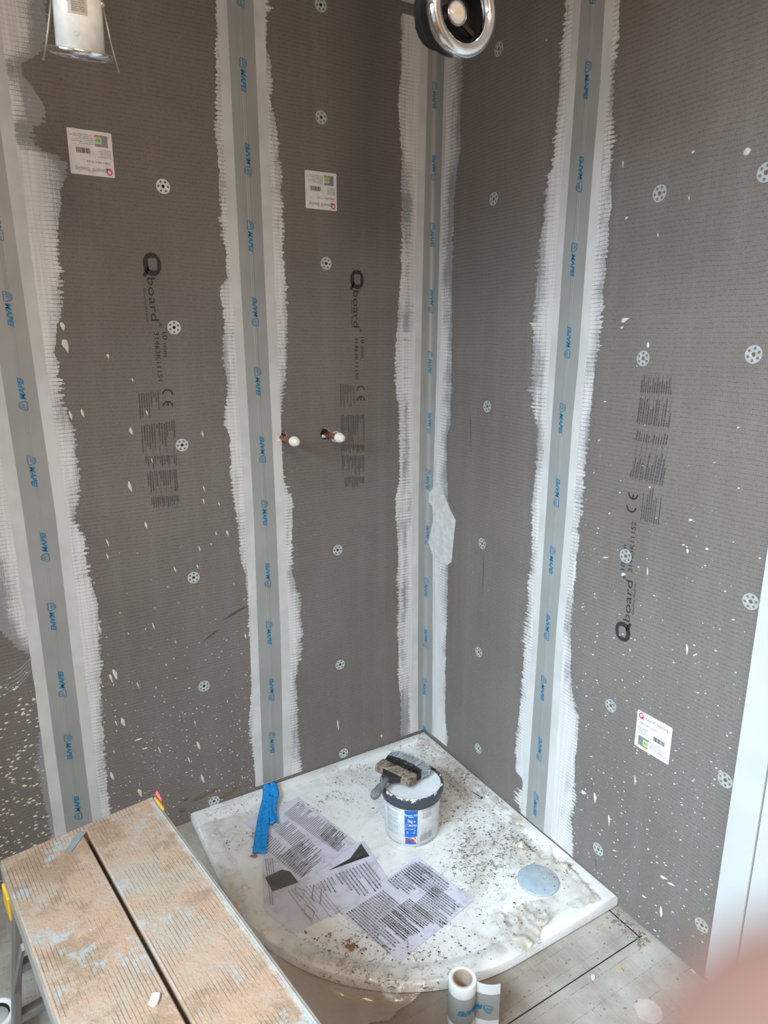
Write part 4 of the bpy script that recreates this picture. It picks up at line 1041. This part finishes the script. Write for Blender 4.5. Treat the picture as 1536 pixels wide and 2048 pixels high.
tag(mb.build('dirt_crumbs', plain('dark_dirt', (.07, .055, .045), .9)), 'dark dirt crumbs and shreds scattered on the film over the tray', 'dirt', kind='stuff')
for u, v, k in ((505,1711,.010),(703,1890,.011),(698,1880,.006),(612,1862,.006),(659,1868,.006),(730,1830,.004),(545,1650,.004)):
    x, y = PT(u, v)
    for q in range(6): crumb(mb2, (x+r.gauss(0, k*.5), y+r.gauss(0, k*.5), film_z(x, y)), k*r.uniform(.4, .8), r)
tag(mb2.build('terracotta_crumbs', plain('terracotta_crumb', (.27, .14, .09), .9)), 'terracotta coloured plaster crumbs on the film near the front of the tray', 'rubble', kind='stuff')
mb = MB()
for i in range(260):
    x = r.uniform(-.75, -.02); y = r.uniform(-1.4, -.945)
    crumb(mb, (x, y, 0.0002), r.choice((.001, .0015, .002, .0035)), r)
for i in range(90):
    crumb(mb, (r.uniform(-.055, -.008), r.uniform(-1.05, -.94), 0.0002), r.choice((.002, .003, .005)), r)
tag(mb.build('floor_debris', plain('floor_grit', (.20, .17, .14), .9)), 'small grit and debris along the floor beside the tray', 'debris', kind='stuff')
# a few separate flakes
def flake(px, k, mat, lab, name='plaster_flake', cat='plaster flake'):
    x, y = PT(*px, 0); mb = MB(); rr = random.Random(int(px[0]+px[1])); n = 9
    L = [(k*math.cos(6.28*i/n)*rr.uniform(.6, 1.1), k*.7*math.sin(6.28*i/n)*rr.uniform(.6, 1.1)) for i in range(n)]
    mb.add([(a, b, 0) for a, b in L]+[(a*.9, b*.9, k*.18+.001*math.sin(i)) for i, (a, b) in enumerate(L)], [tuple(range(n, 2*n)), tuple(range(n))[::-1]]+[(i, (i+1) % n, n+(i+1) % n, n+i) for i in range(n)])
    o = mb.build(name, mat); o.location = (x, y, .0008); o.rotation_euler[2] = rr.uniform(0, 6); return tag(o, lab, cat)
M_FLK = plain('pale_flake', (.62, .56, .48), .8); M_MAG = plain('pinkish_scrap', (.50, .22, .30), .8)
flake((1240,1941), .010, plain('tan_flake', (.42, .33, .22), .8), 'curled tan flake on the floor right of the tape roll')
flake((1186,1956), .009, M_FLK, 'pale flake with a pink scrap on the floor nearest the tape roll')
flake((1185,1966), .005, M_MAG, 'pink scrap beside the pale flake on the floor', 'pink_scrap', 'scrap')
flake((1262,1868), .005, M_MAG, 'pink scrap on the floor by the dark joint near the tray corner', 'pink_scrap', 'scrap')
flake((1388,1942), .010, plain('white_chip', (.70, .66, .58), .7), 'white chip lying where the floor meets the right wall')

x, y = PT(1297, 2022, 0); mb = MB(); n = 24
mb.add([(x+.030*math.cos(6.283*i/n)*(1+.06*math.sin(i*1.7)), y+.030*math.sin(6.283*i/n)*(1+.06*math.cos(i*2.3)), .0006) for i in range(n)]+[(x, y, .0010)], [(i, (i+1) % n, n) for i in range(n)])
tag(mb.build('plaster_blot', plain('pale_blot', (.56, .53, .49), .8)), 'round pale plaster blot on the floor at the bottom of the photo', 'blot')
# nail lying on the film
x, y = PT(943, 1590); x2, y2 = PT(963, 1601)
NB = empty('nail', (x2, y2, .044)); tag(NB, 'black nail lying on the film right of the tub', 'nail')
mb = MB(); mb.tube([(x-x2, y-y2, .002), (0, 0, 0)], [.0008, .0016], 8); mb.build('shank', M_DARK, NB)
mb = MB(); mb.tube([(0, 0, 0), ((x2-x)*.06, (y2-y)*.06, 0)], .0036, 10); mb.build('head', M_DARK, NB)

# ------------------------------------------------------------------ tape roll standing on the floor
rx, ry = -.563, -.972
RL = empty('tape_roll', (rx, ry, 0)); tag(RL, 'roll of grey and white joint tape standing on the floor, loose end hanging out', 'tape roll')
# axes: camera right / away in plan
fwd = Vector((ray(925, 1960)[0], ray(925, 1960)[1])).normalized(); rgt = Vector((fwd.y, -fwd.x))
t = NT('roll_fleece'); sp = t.n('SeparateXYZ', {0: t.co}); at_ = t.n('Math', {0: sp.outputs[1], 1: sp.outputs[0]}, operation='ARCTAN2').outputs[0]
k = t.ramp(t.math('PINGPONG', t.math('ADD', t.math('MULTIPLY', at_, .03), sp.outputs[2]), .0011), .0002, .0008)
t.bsdf(t.mix(k, (.55, .58, .58), (.80, .82, .82)), .6); M_RFL = t.m
RT = .130
for nm, prof, mat in (('fleece_band', [(.0305, RT-.028), (.0308, RT-.001), (.0300, RT), (.0225, RT), (.0222, RT-.002)], M_RFL), ('rubber_band', [(.0307, .030), (.0311, .031), (.0311, RT-.029), (.0307, RT-.027)], M_RUBBER), ('fleece_band', [(.0225, .001), (.0300, .001), (.0308, .002), (.0305, .031)], M_RFL)):
    mb = MB(); mb.lathe(prof, 56); mb.build(nm, mat, RL, True)
mb = MB(); mb.lathe([(.0222, RT-.0005), (.0205, RT-.0005), (.0200, RT-.002), (.0195, .002)], 48); mb.build('cardboard_core', plain('cardboard', (.42, .33, .26), .8), RL, True)
# loose tail leaving the roll to the right
def tailp(f_):            # f 0..1 along the tail
    a = rgt*.031+fwd*(-.004); q = a+rgt*(.052*f_)+fwd*(.022*f_*f_-.020*f_); return q
def tail(nm, z0, z1, mat, cut=False):
    mb = MB(); n = 14; vs = []
    for i in range(n):
        f_ = i/(n-1); q = tailp(f_); top_ = z1-(0 if not cut else -.000*f_)
        vs += [(q.x, q.y, z0+.004*math.sin(f_*3)*0), (q.x, q.y, top_)]
    mb.add(vs, [(2*i, 2*i+2, 2*i+3, 2*i+1) for i in range(n-1)]); o = mb.build(nm, mat, RL); s_ = o.modifiers.new('thick', 'SOLIDIFY'); s_.thickness = .0008; return o
tail('tail_fleece', RT-.029, RT-.001, M_RFL); tail('tail_rubber', .030, RT-.028, M_RUBBER); tail('tail_fleece', .002, .030, M_RFL)
# logo on the front/tail, upside down
mb = MB(); v, f = LOGO; pts = []
for x_, y_ in v:
    u_ = .050-(x_)*.075; z_ = .066-(y_-.11)*.085+.0
    if u_ > .012: q = tailp((u_-.012)/.052*1.0) if False else (rgt*(.031+(u_-.012)*.95)+fwd*(-.006-.008*((u_-.012)/.052))); q = q-fwd*.0022
    else: a_ = math.asin(max(-1, min(1, (u_+.014)/.034))); q = rgt*(.0330*math.sin(a_))-fwd*(.0330*math.cos(a_)) ; 
    pts.append((q.x, q.y, z_))
mb.add(pts, f); mb.build('printed_logo', M_BLUE, RL)

# white roll at the bottom left
x, y = PT(2, 2046, .1); R2 = empty('white_roll', (x-.012, y+.030, 0)); tag(R2, 'white roll with a grey-green middle at the bottom left corner, beside the platform', 'roll')
mb = MB(); mb.lathe([(.040, .0), (.042, .002), (.042, .094), (.040, .099), (.036, .1), (.031, .099), (.0295, .094)], 48); mb.build('outer_wrap', M_TUB, R2, True)
mb = MB(); mb.lathe([(.0295, .060), (.0295, .095), (.0275, .085)], 40); mb.build('gap_ring', M_DARK, R2, True)
mb = MB(); mb.lathe([(.027, .0), (.027, .088), (.0255, .0905), (.0005, .091)], 40); mb.build('inner_core', plain('grey_green_plastic', (.42, .45, .42), .5), R2, True)

# ------------------------------------------------------------------ folding work platform
dl = Vector((.095, -.665, 0)).normalized(); wl = Vector((-dl.y*-1, dl.x*-1, 0)); wl = Vector((dl.y, -dl.x, 0)).normalized()
if wl.x > 0: wl = -wl
WP = empty('work_platform', (-1.095, -.511, 0)); tag(WP, 'aluminium work platform with a plaster-caked ribbed top, standing left of the tray', 'work platform')
WP.rotation_euler = (0, 0, math.atan2(-wl.y, -wl.x))         # local x = to the right, local y = away; deck lies at x<0, y<0
HZ = .5; WW = .305; LL = 1.0
t = NT('plaster_caked_ribs')
sp = t.n('SeparateXYZ', {0: t.co})
rib = t.math('PINGPONG', sp.outputs[0], .0034); ribm = t.ramp(rib, .0008, .0002)
n1 = t.noise(7, 6, .68); n2 = t.noise(1, 5, .7, vec=t.vscale((40, 12, 12))); n3 = t.noise(28, 5, .72)
c = t.mix(t.ramp(n1, .40, .60), (.33, .27, .21), (.36, .235, .16))
c = t.mix(t.ramp(t.noise(6.2, 6, .75), .50, .60, 0, .9), c, t.mix(n3, (.20, .13, .08), (.32, .22, .14)))
c = t.mix(t.ramp(t.noise(10, 6, .78), .54, .62, 0, .85), c, t.mix(n3, (.24, .26, .26), (.38, .40, .39)))
c = t.mix(t.ramp(n3, .60, .72, 0, .6), c, (.42, .37, .30))
c = t.mix(t.ramp(t.noise(120, 4, .75), .56, .70, 0, .5), c, (.20, .14, .10))
ex = t.math('ADD', t.ramp(sp.outputs[0], -.035, -.002), t.math('MULTIPLY', t.noise(14, 5, .7), 1.2))
c = t.mix(t.ramp(ex, 1.25, 1.6, 0, .7), c, t.mix(n3, (.30, .33, .33), (.46, .48, .46)))
cov = t.ramp(t.math('ADD', t.noise(11, 5, .7), t.math('MULTIPLY', n2, .35)), .54, .74)
gm = t.math('MULTIPLY', ribm, t.math('SUBTRACT', 1.0, cov))
c = t.mix(t.math('MULTIPLY', gm, .85), c, (.15, .11, .08))
hgt = t.math('ADD', t.math('MULTIPLY', gm, -.8), t.math('ADD', t.math('MULTIPLY', n3, 2.0), t.noise(150, 4, .75)))
t.bsdf(c, .85, t.bump(hgt, .0022, .8)); M_DECK = t.m
t = NT('dirty_aluminium'); c = t.mix(t.ramp(t.noise(14, 5, .65), .4, .6), (.30, .29, .28), (.42, .34, .27)); t.bsdf(c, .5, metal=.35); M_ALU = t.m
M_ALUC = plain('aluminium_leg', (.22, .21, .205), .45, .4)
def plank(x0, x1):
    mb = MB(); n = int((x1-x0)/.0034); sec = [(x0, HZ-.030), (x0, HZ-.002), (x0+.002, HZ)]
    x = x0+.010; flip = 0
    sec += [(x1-.002, HZ), (x1, HZ-.002), (x1, HZ-.030)]
    m_ = len(sec); ys_ = [-.026, -LL]
    vs = [(a, y, b) for y in ys_ for a, b in sec]
    mb.add(vs, [(i, i+1, m_+i+1, m_+i) for i in range(m_-1)]+[tuple(range(m_)), tuple(range(m_, 2*m_))[::-1], (0, m_, 2*m_-1, m_-1)])
    return mb.build('deck_plank', M_DECK, WP)
plank(-.1475, -.001); plank(-WW+.001, -.1555)
mb = MB(); mb.box((-WW/2, -.012, HZ-.018), (WW, .024, .038)); mb.build('end_bar', M_DECK, WP, bevel=.003)
mb = MB(); mb.box((-WW/2, -LL-.012, HZ-.018), (WW, .024, .038)); mb.build('end_bar', M_DECK, WP, bevel=.003)
for x0 in (-WW-.0005, -.0005+.001):
    mb = MB(); mb.box((x0, -LL/2, HZ-.024), (.004, LL-.02, .044)); mb.build('side_rail', M_ALU, WP, bevel=.001)
mb = MB(); mb.box((-.1515, -LL/2, HZ-.028), (.012, LL-.06, .004)); mb.build('centre_channel', M_DARK, WP)
for sx, lx0 in ((-1, -WW+.012), (1, -.012)):
    for yy, yb in ((-.10, -.015), (-LL+.10, -LL+.015)):
        tx = lx0+sx*.006; mb = MB(); mb.bar((tx, yy, HZ-.035), (tx+sx*.040, yb, 0.004), .026, .014, (sx, 0, 0)); mb.build('leg', M_ALUC, WP, bevel=.002)
for yy, yb in ((-.10, -.015), (-LL+.10, -LL+.015)):
    for fz in (.35, .65):
        q = (1-fz); yv = yy+(yb-yy)*q; zz = (HZ-.035)*fz; off = .040*q+.006
        mb = MB(); mb.box((-WW/2, yv, zz), (WW-.024+2*off, .022, .018)); mb.build('rung', M_ALUC, WP, bevel=.002)
for sx in (-WW-.006, .006):
    mb = MB(); mb.bar((sx, -.20, HZ-.04), (sx+(.012 if sx > 0 else -.012), -.06, .24), .012, .005, (1, 0, 0)); mb.build('brace', M_ALUC, WP)
M_YEL = plain('yellow_plastic', (.62, .38, .03), .5)
mb = MB(); mb.box((.0035, -.030, HZ-.016), (.006, .050, .034)); mb.build('corner_cap', M_YEL, WP, bevel=.002)
mb = MB(); mb.box((-WW-.0045, -.060, HZ-.050), (.006, .05, .05)); mb.build('corner_cap', M_YEL, WP, bevel=.002)
mb = MB(); mb.box((.0035, -.105, HZ-.016), (.004, .055, .018)); mb.build('warning_strip', M_YEL, WP, bevel=.001)
mb = MB(); mb.tube([(.010, .012, HZ-.02), (.014, .006, HZ+.001), (.013, -.012, HZ-.008), (.011, -.020, HZ-.028)], [.003, .0045, .004, .002], 8); mb.build('red_pull_tab', plain('pink_red_plastic', (.70, .18, .18), .5), WP, True)
# piece of grey tape on the platform and a loose plaster flake
mb = MB(); q = [PT(u, v, .5015) for u, v in ((158,1661),(173,1662),(143,1703),(129,1702))]; cx_, cy_ = sum(a for a, b in q)/4, sum(b for a, b in q)/4
mb.add([(a-cx_, b-cy_, 0) for a, b in q]+[(a-cx_, b-cy_, .0006) for a, b in q], [(4, 5, 6, 7), (3, 2, 1, 0), (0, 1, 5, 4), (1, 2, 6, 5), (2, 3, 7, 6), (3, 0, 4, 7)])
o = mb.build('tape_offcut', plain('grey_tape', (.20, .22, .22), .5)); o.location = (cx_, cy_, .5008); tag(o, 'short grey tape offcut lying across the back end of the work platform', 'tape offcut')
x, y = PT(309, 2000, .502); o = flake((309, 2000), .014, plain('cream_flake', (.62, .52, .42), .8), 'cream plaster flake lying on the work platform near the bottom of the photo'); o.location = (x, y, .5012)

# ------------------------------------------------------------------ hanging downlight, upper left
def camdir(v): return Vector(RC @ np.array(v))
def at(u, v, z): return Vector(CAM)+camdir(((u-CX)/FPX*z, (v-CY)/FPX*z, z))
M_CHROME = plain('chrome', (.80, .80, .82), .08, 1.0)
C0 = at(162, 108, .96); zax = Vector((0, 0, 1)); away = C0-Vector(CAM); away.z = 0; away.normalize(); right = away.cross(zax)
axz = (zax + away*(-.28) + right*(.03)).normalized()        # body axis, up out of the bezel
xax = right.cross(axz).cross(axz); xax = (right-axz*right.dot(axz)).normalized(); yax = axz.cross(xax)
DL = empty('downlight', C0); tag(DL, 'white can downlight with chrome bezel and spring clips, hanging at the upper left', 'light fitting')
Q = Matrix((xax, yax, axz)).transposed().to_4x4()
mb = MB(); mb.lathe([(.0318, .004), (.0316, .05), (.0310, .13), (.026, .134), (.0005, .134)], 48, Q, True); mb.build('lamp_can', plain('white_enamel', (.74, .73, .68), .45), DL, True)
mb = MB(); mb.lathe([(.0300, .002), (.0430, .0035), (.0436, .002), (.0425, -.002), (.0380, -.0055), (.0330, -.0045), (.0300, .004), (.026, .012)], 56, Q); mb.build('bezel', M_CHROME, DL, True)
mb = MB(); mb.lathe([(.0265, .011), (.0005, .012)], 40, Q); mb.build('lamp_face', plain('lamp_glass', (.55, .56, .58), .15), DL, True)
def ql(*p): return (Q @ Vector(p))
for sx in (-1, 1):
    mb = MB()
    for dy in (-.004, .004): mb.tube([ql(sx*.032, dy-.004, .062), ql(sx*.040, dy*1.4-.004, .02), ql(sx*.0485, dy*1.6-.004, -.014)], .0009, 6)
    mb.tube([ql(sx*.0485, .002-.004, -.014), ql(sx*.0485, -.010, -.014)], .0014, 6)
    mb.tube([ql(sx*.031, -.010, .062), ql(sx*.031, .004, .062)], .0045, 10)
    mb.build('spring_clip', plain('spring_steel', (.50, .46, .38), .35, .8), DL, True)
mb = MB(); 
def can(u_, z_, dr=.0006): a = -math.pi/2+u_/.0318; return ql((.0318+dr)*math.cos(a), (.0318+dr)*math.sin(a), z_)
def canrect(mb, x0, x1, z0, z1, dr=.0005, n=6):
    vs = [can(x0+(x1-x0)*i/n, z, dr) for z in (z0, z1) for i in range(n+1)]; mb.add(vs, [(i, i+1, n+2+i, n+1+i) for i in range(n)])
canrect(mb, -.018, .012, .044, .063); mb.build('rating_sticker', plain('silver_sticker', (.50, .45, .38), .35, .3), DL)
mb = MB(); canrect(mb, -.034, -.026, .060, .078); mb.build('red_sticker', plain('red_sticker_ink', (.65, .03, .02), .5), DL)
mb = MB()
for (s_, x0, z0, x1, h) in (('CE', -.0165, .057, -.011, .003),):
    v, f = text_xy(s_, x0, z0, x1, h, .02); mb.add([can(a, b, .0011) for a, b in v], f)
r = random.Random(2)
for i in range(7):
    x = -.008; e = .008
    while x < e: d = r.uniform(.001, .004); canrect(mb, x, min(x+d, e), .047+.0024*i, .0478+.0024*i, .0011, 1); x += d+.0008
mb.build('sticker_print', plain('brown_print', (.12, .10, .09), .5), DL)
mb = MB(); mb.tube([can(-.004, .022, -.001), can(-.004, .022, .0012)], .003, 10); mb.build('fixing_screw', M_ZINC, DL); mb = MB(); mb.tube([can(-.008, .066, -.001), can(-.008, .066, .003)], .0035, 10); mb.build('fixing_screw', M_ZINC, DL)
mb = MB(); mb.tube([ql(0, 0, .13), ql(.004, 0, .20), ql(-.01, .02, .32), (C0.x*0+.02, .03, H_CEIL-C0.z+.0)], .003, 8); mb.build('cable', M_CAP, DL, True)

# ------------------------------------------------------------------ hanging extractor light ring, top centre
C1 = at(925, 20, 1.0); nrm = camdir((.52, .26, -.81)).normalized()
xx = nrm.cross(Vector((0, 0, 1))).normalized(); yy = nrm.cross(xx); Q = Matrix((xx, yy, nrm)).transposed().to_4x4()
FN = empty('fan_light', C1); tag(FN, 'round chrome-ringed extractor with a lamp in its black centre, hanging at the top', 'extractor light')
mb = MB(); mb.lathe([(.0400, -.004), (.0415, .004), (.0455, .0085), (.0520, .0095), (.0580, .0075), (.0612, .001), (.0610, -.006), (.058, -.008)], 72, Q); mb.build('chrome_ring', M_CHROME, FN, True)
M_BLK = plain('black_plastic', (.008, .008, .009), .45)
mb = MB(); mb.lathe([(.0585, -.006), (.0560, -.012), (.053, -.014), (.052, -.034), (.045, -.042), (.02, -.044)], 56, Q); mb.build('housing', M_BLK, FN, True)
mb = MB(); mb.lathe([(.0402, -.003), (.0395, -.02), (.036, -.040), (.0005, -.042)], 56, Q); mb.build('inner_funnel', M_BLK, FN, True)
mb = MB(); mb.lathe([(.017, -.04), (.0178, -.014), (.0165, -.011), (.0145, -.012)], 40, Q); mb.build('lamp_ring', plain('dark_chrome', (.30, .30, .30), .2, .9), FN, True)
t = NT('lamp_lens'); t.bsdf((.62, .62, .60), .12, t.bump(t.noise(160, 2), .002, .4)); 
mb = MB(); mb.lathe([(.0147, -.0125), (.012, -.0098), (.008, -.0085), (.0048, -.0080)], 36, Q); mb.build('lamp_lens', t.m, FN, True)
mb = MB(); mb.lathe([(.0048, -.0079), (.0025, -.0076), (.0003, -.0075)], 24, Q); mb.build('led_dot', plain('phosphor', (.75, .52, .28), .3), FN, True)
mb = MB()
for k in range(3):
    a = 2.1*k+.4; p0 = Q @ Vector((.017*math.cos(a), .017*math.sin(a), -.018)); p1 = Q @ Vector((.039*math.cos(a), .039*math.sin(a), -.012)); mb.bar(p0, p1, .006, .004, nrm)
mb.build('lamp_bracket', M_BLK, FN)
mb = MB(); nz_ = Vector((0, 0, 1)); bk = camdir((0, -.6, .8)); pts = [nrm*-.042, nrm*-.055+bk*.03, nrm*-.055+bk*.09+nz_*.02, nrm*-.05+bk*.12+nz_*.12, Vector((0, 0, H_CEIL-C1.z))+bk*.1]
P = []
for i in range(40):
    f_ = i/39*4; k = min(int(f_), 3); P.append(pts[k].lerp(pts[k+1], f_-k))
mb.tube(P, [.036+.003*(i % 2) for i in range(40)], 20); mb.build('flexible_duct', plain('duct_foil', (.03, .03, .032), .5, .2), FN, True)

# ------------------------------------------------------------------ the photographer's hand, right in front of the lens corner
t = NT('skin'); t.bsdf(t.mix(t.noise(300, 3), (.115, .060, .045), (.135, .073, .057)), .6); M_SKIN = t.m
def skin_chain(verts, edges, radii):
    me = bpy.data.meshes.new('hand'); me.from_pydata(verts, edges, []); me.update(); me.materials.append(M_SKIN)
    o = bpy.data.objects.new('hand', me); COL.objects.link(o)
    sk = o.modifiers.new('skin', 'SKIN'); sk.use_smooth_shade = True
    for i, r_ in enumerate(radii): me.skin_vertices[0].data[i].radius = (r_, r_); me.skin_vertices[0].data[i].use_root = (i == 0)
    s_ = o.modifiers.new('sub', 'SUBSURF'); s_.levels = 2; s_.render_levels = 2
    return o
HV, HE, HR = [], [], []
def hv(p, r_, prev=None):
    HV.append(p); HR.append(r_)
    if prev is not None: HE.append((prev, len(HV)-1))
    return len(HV)-1
# camera-space metres (x right, y down, z forward); palm below and right of the lens
palm = hv((.100, .105, .030), .022); wr = hv((.135, .150, .005), .024, palm); el = hv((.20, .30, -.06), .036, wr)
k1 = hv((.068, .072, .034), .014, palm)
a = hv((.046, .048, .030), .0090, k1); a = hv((.030, .0335, .025), .0098, a); a = hv((.0205, .0265, .0225), .0104, a); a = hv((.0145, .0224, .0215), .0102, a); hv((.0104, .0199, .0210), .0080, a)
k2 = hv((.078, .066, .050), .013, palm); a = hv((.062, .044, .058), .0088, k2); a = hv((.064, .046, .084), .0080, a); hv((.074, .058, .092), .0068, a)
k3 = hv((.090, .070, .062), .0125, palm); a = hv((.080, .050, .074), .0084, k3); a = hv((.084, .056, .097), .0076, a); hv((.093, .068, .102), .0064, a)
k4 = hv((.104, .080, .068), .0115, palm); a = hv((.098, .064, .082), .0074, k4); a = hv((.100, .070, .100), .0068, a); hv((.107, .080, .104), .0058, a)
th = hv((.084, .112, .014), .014, palm); a = hv((.066, .104, .002), .0105, th); hv((.052, .092, -.004), .0088, a)
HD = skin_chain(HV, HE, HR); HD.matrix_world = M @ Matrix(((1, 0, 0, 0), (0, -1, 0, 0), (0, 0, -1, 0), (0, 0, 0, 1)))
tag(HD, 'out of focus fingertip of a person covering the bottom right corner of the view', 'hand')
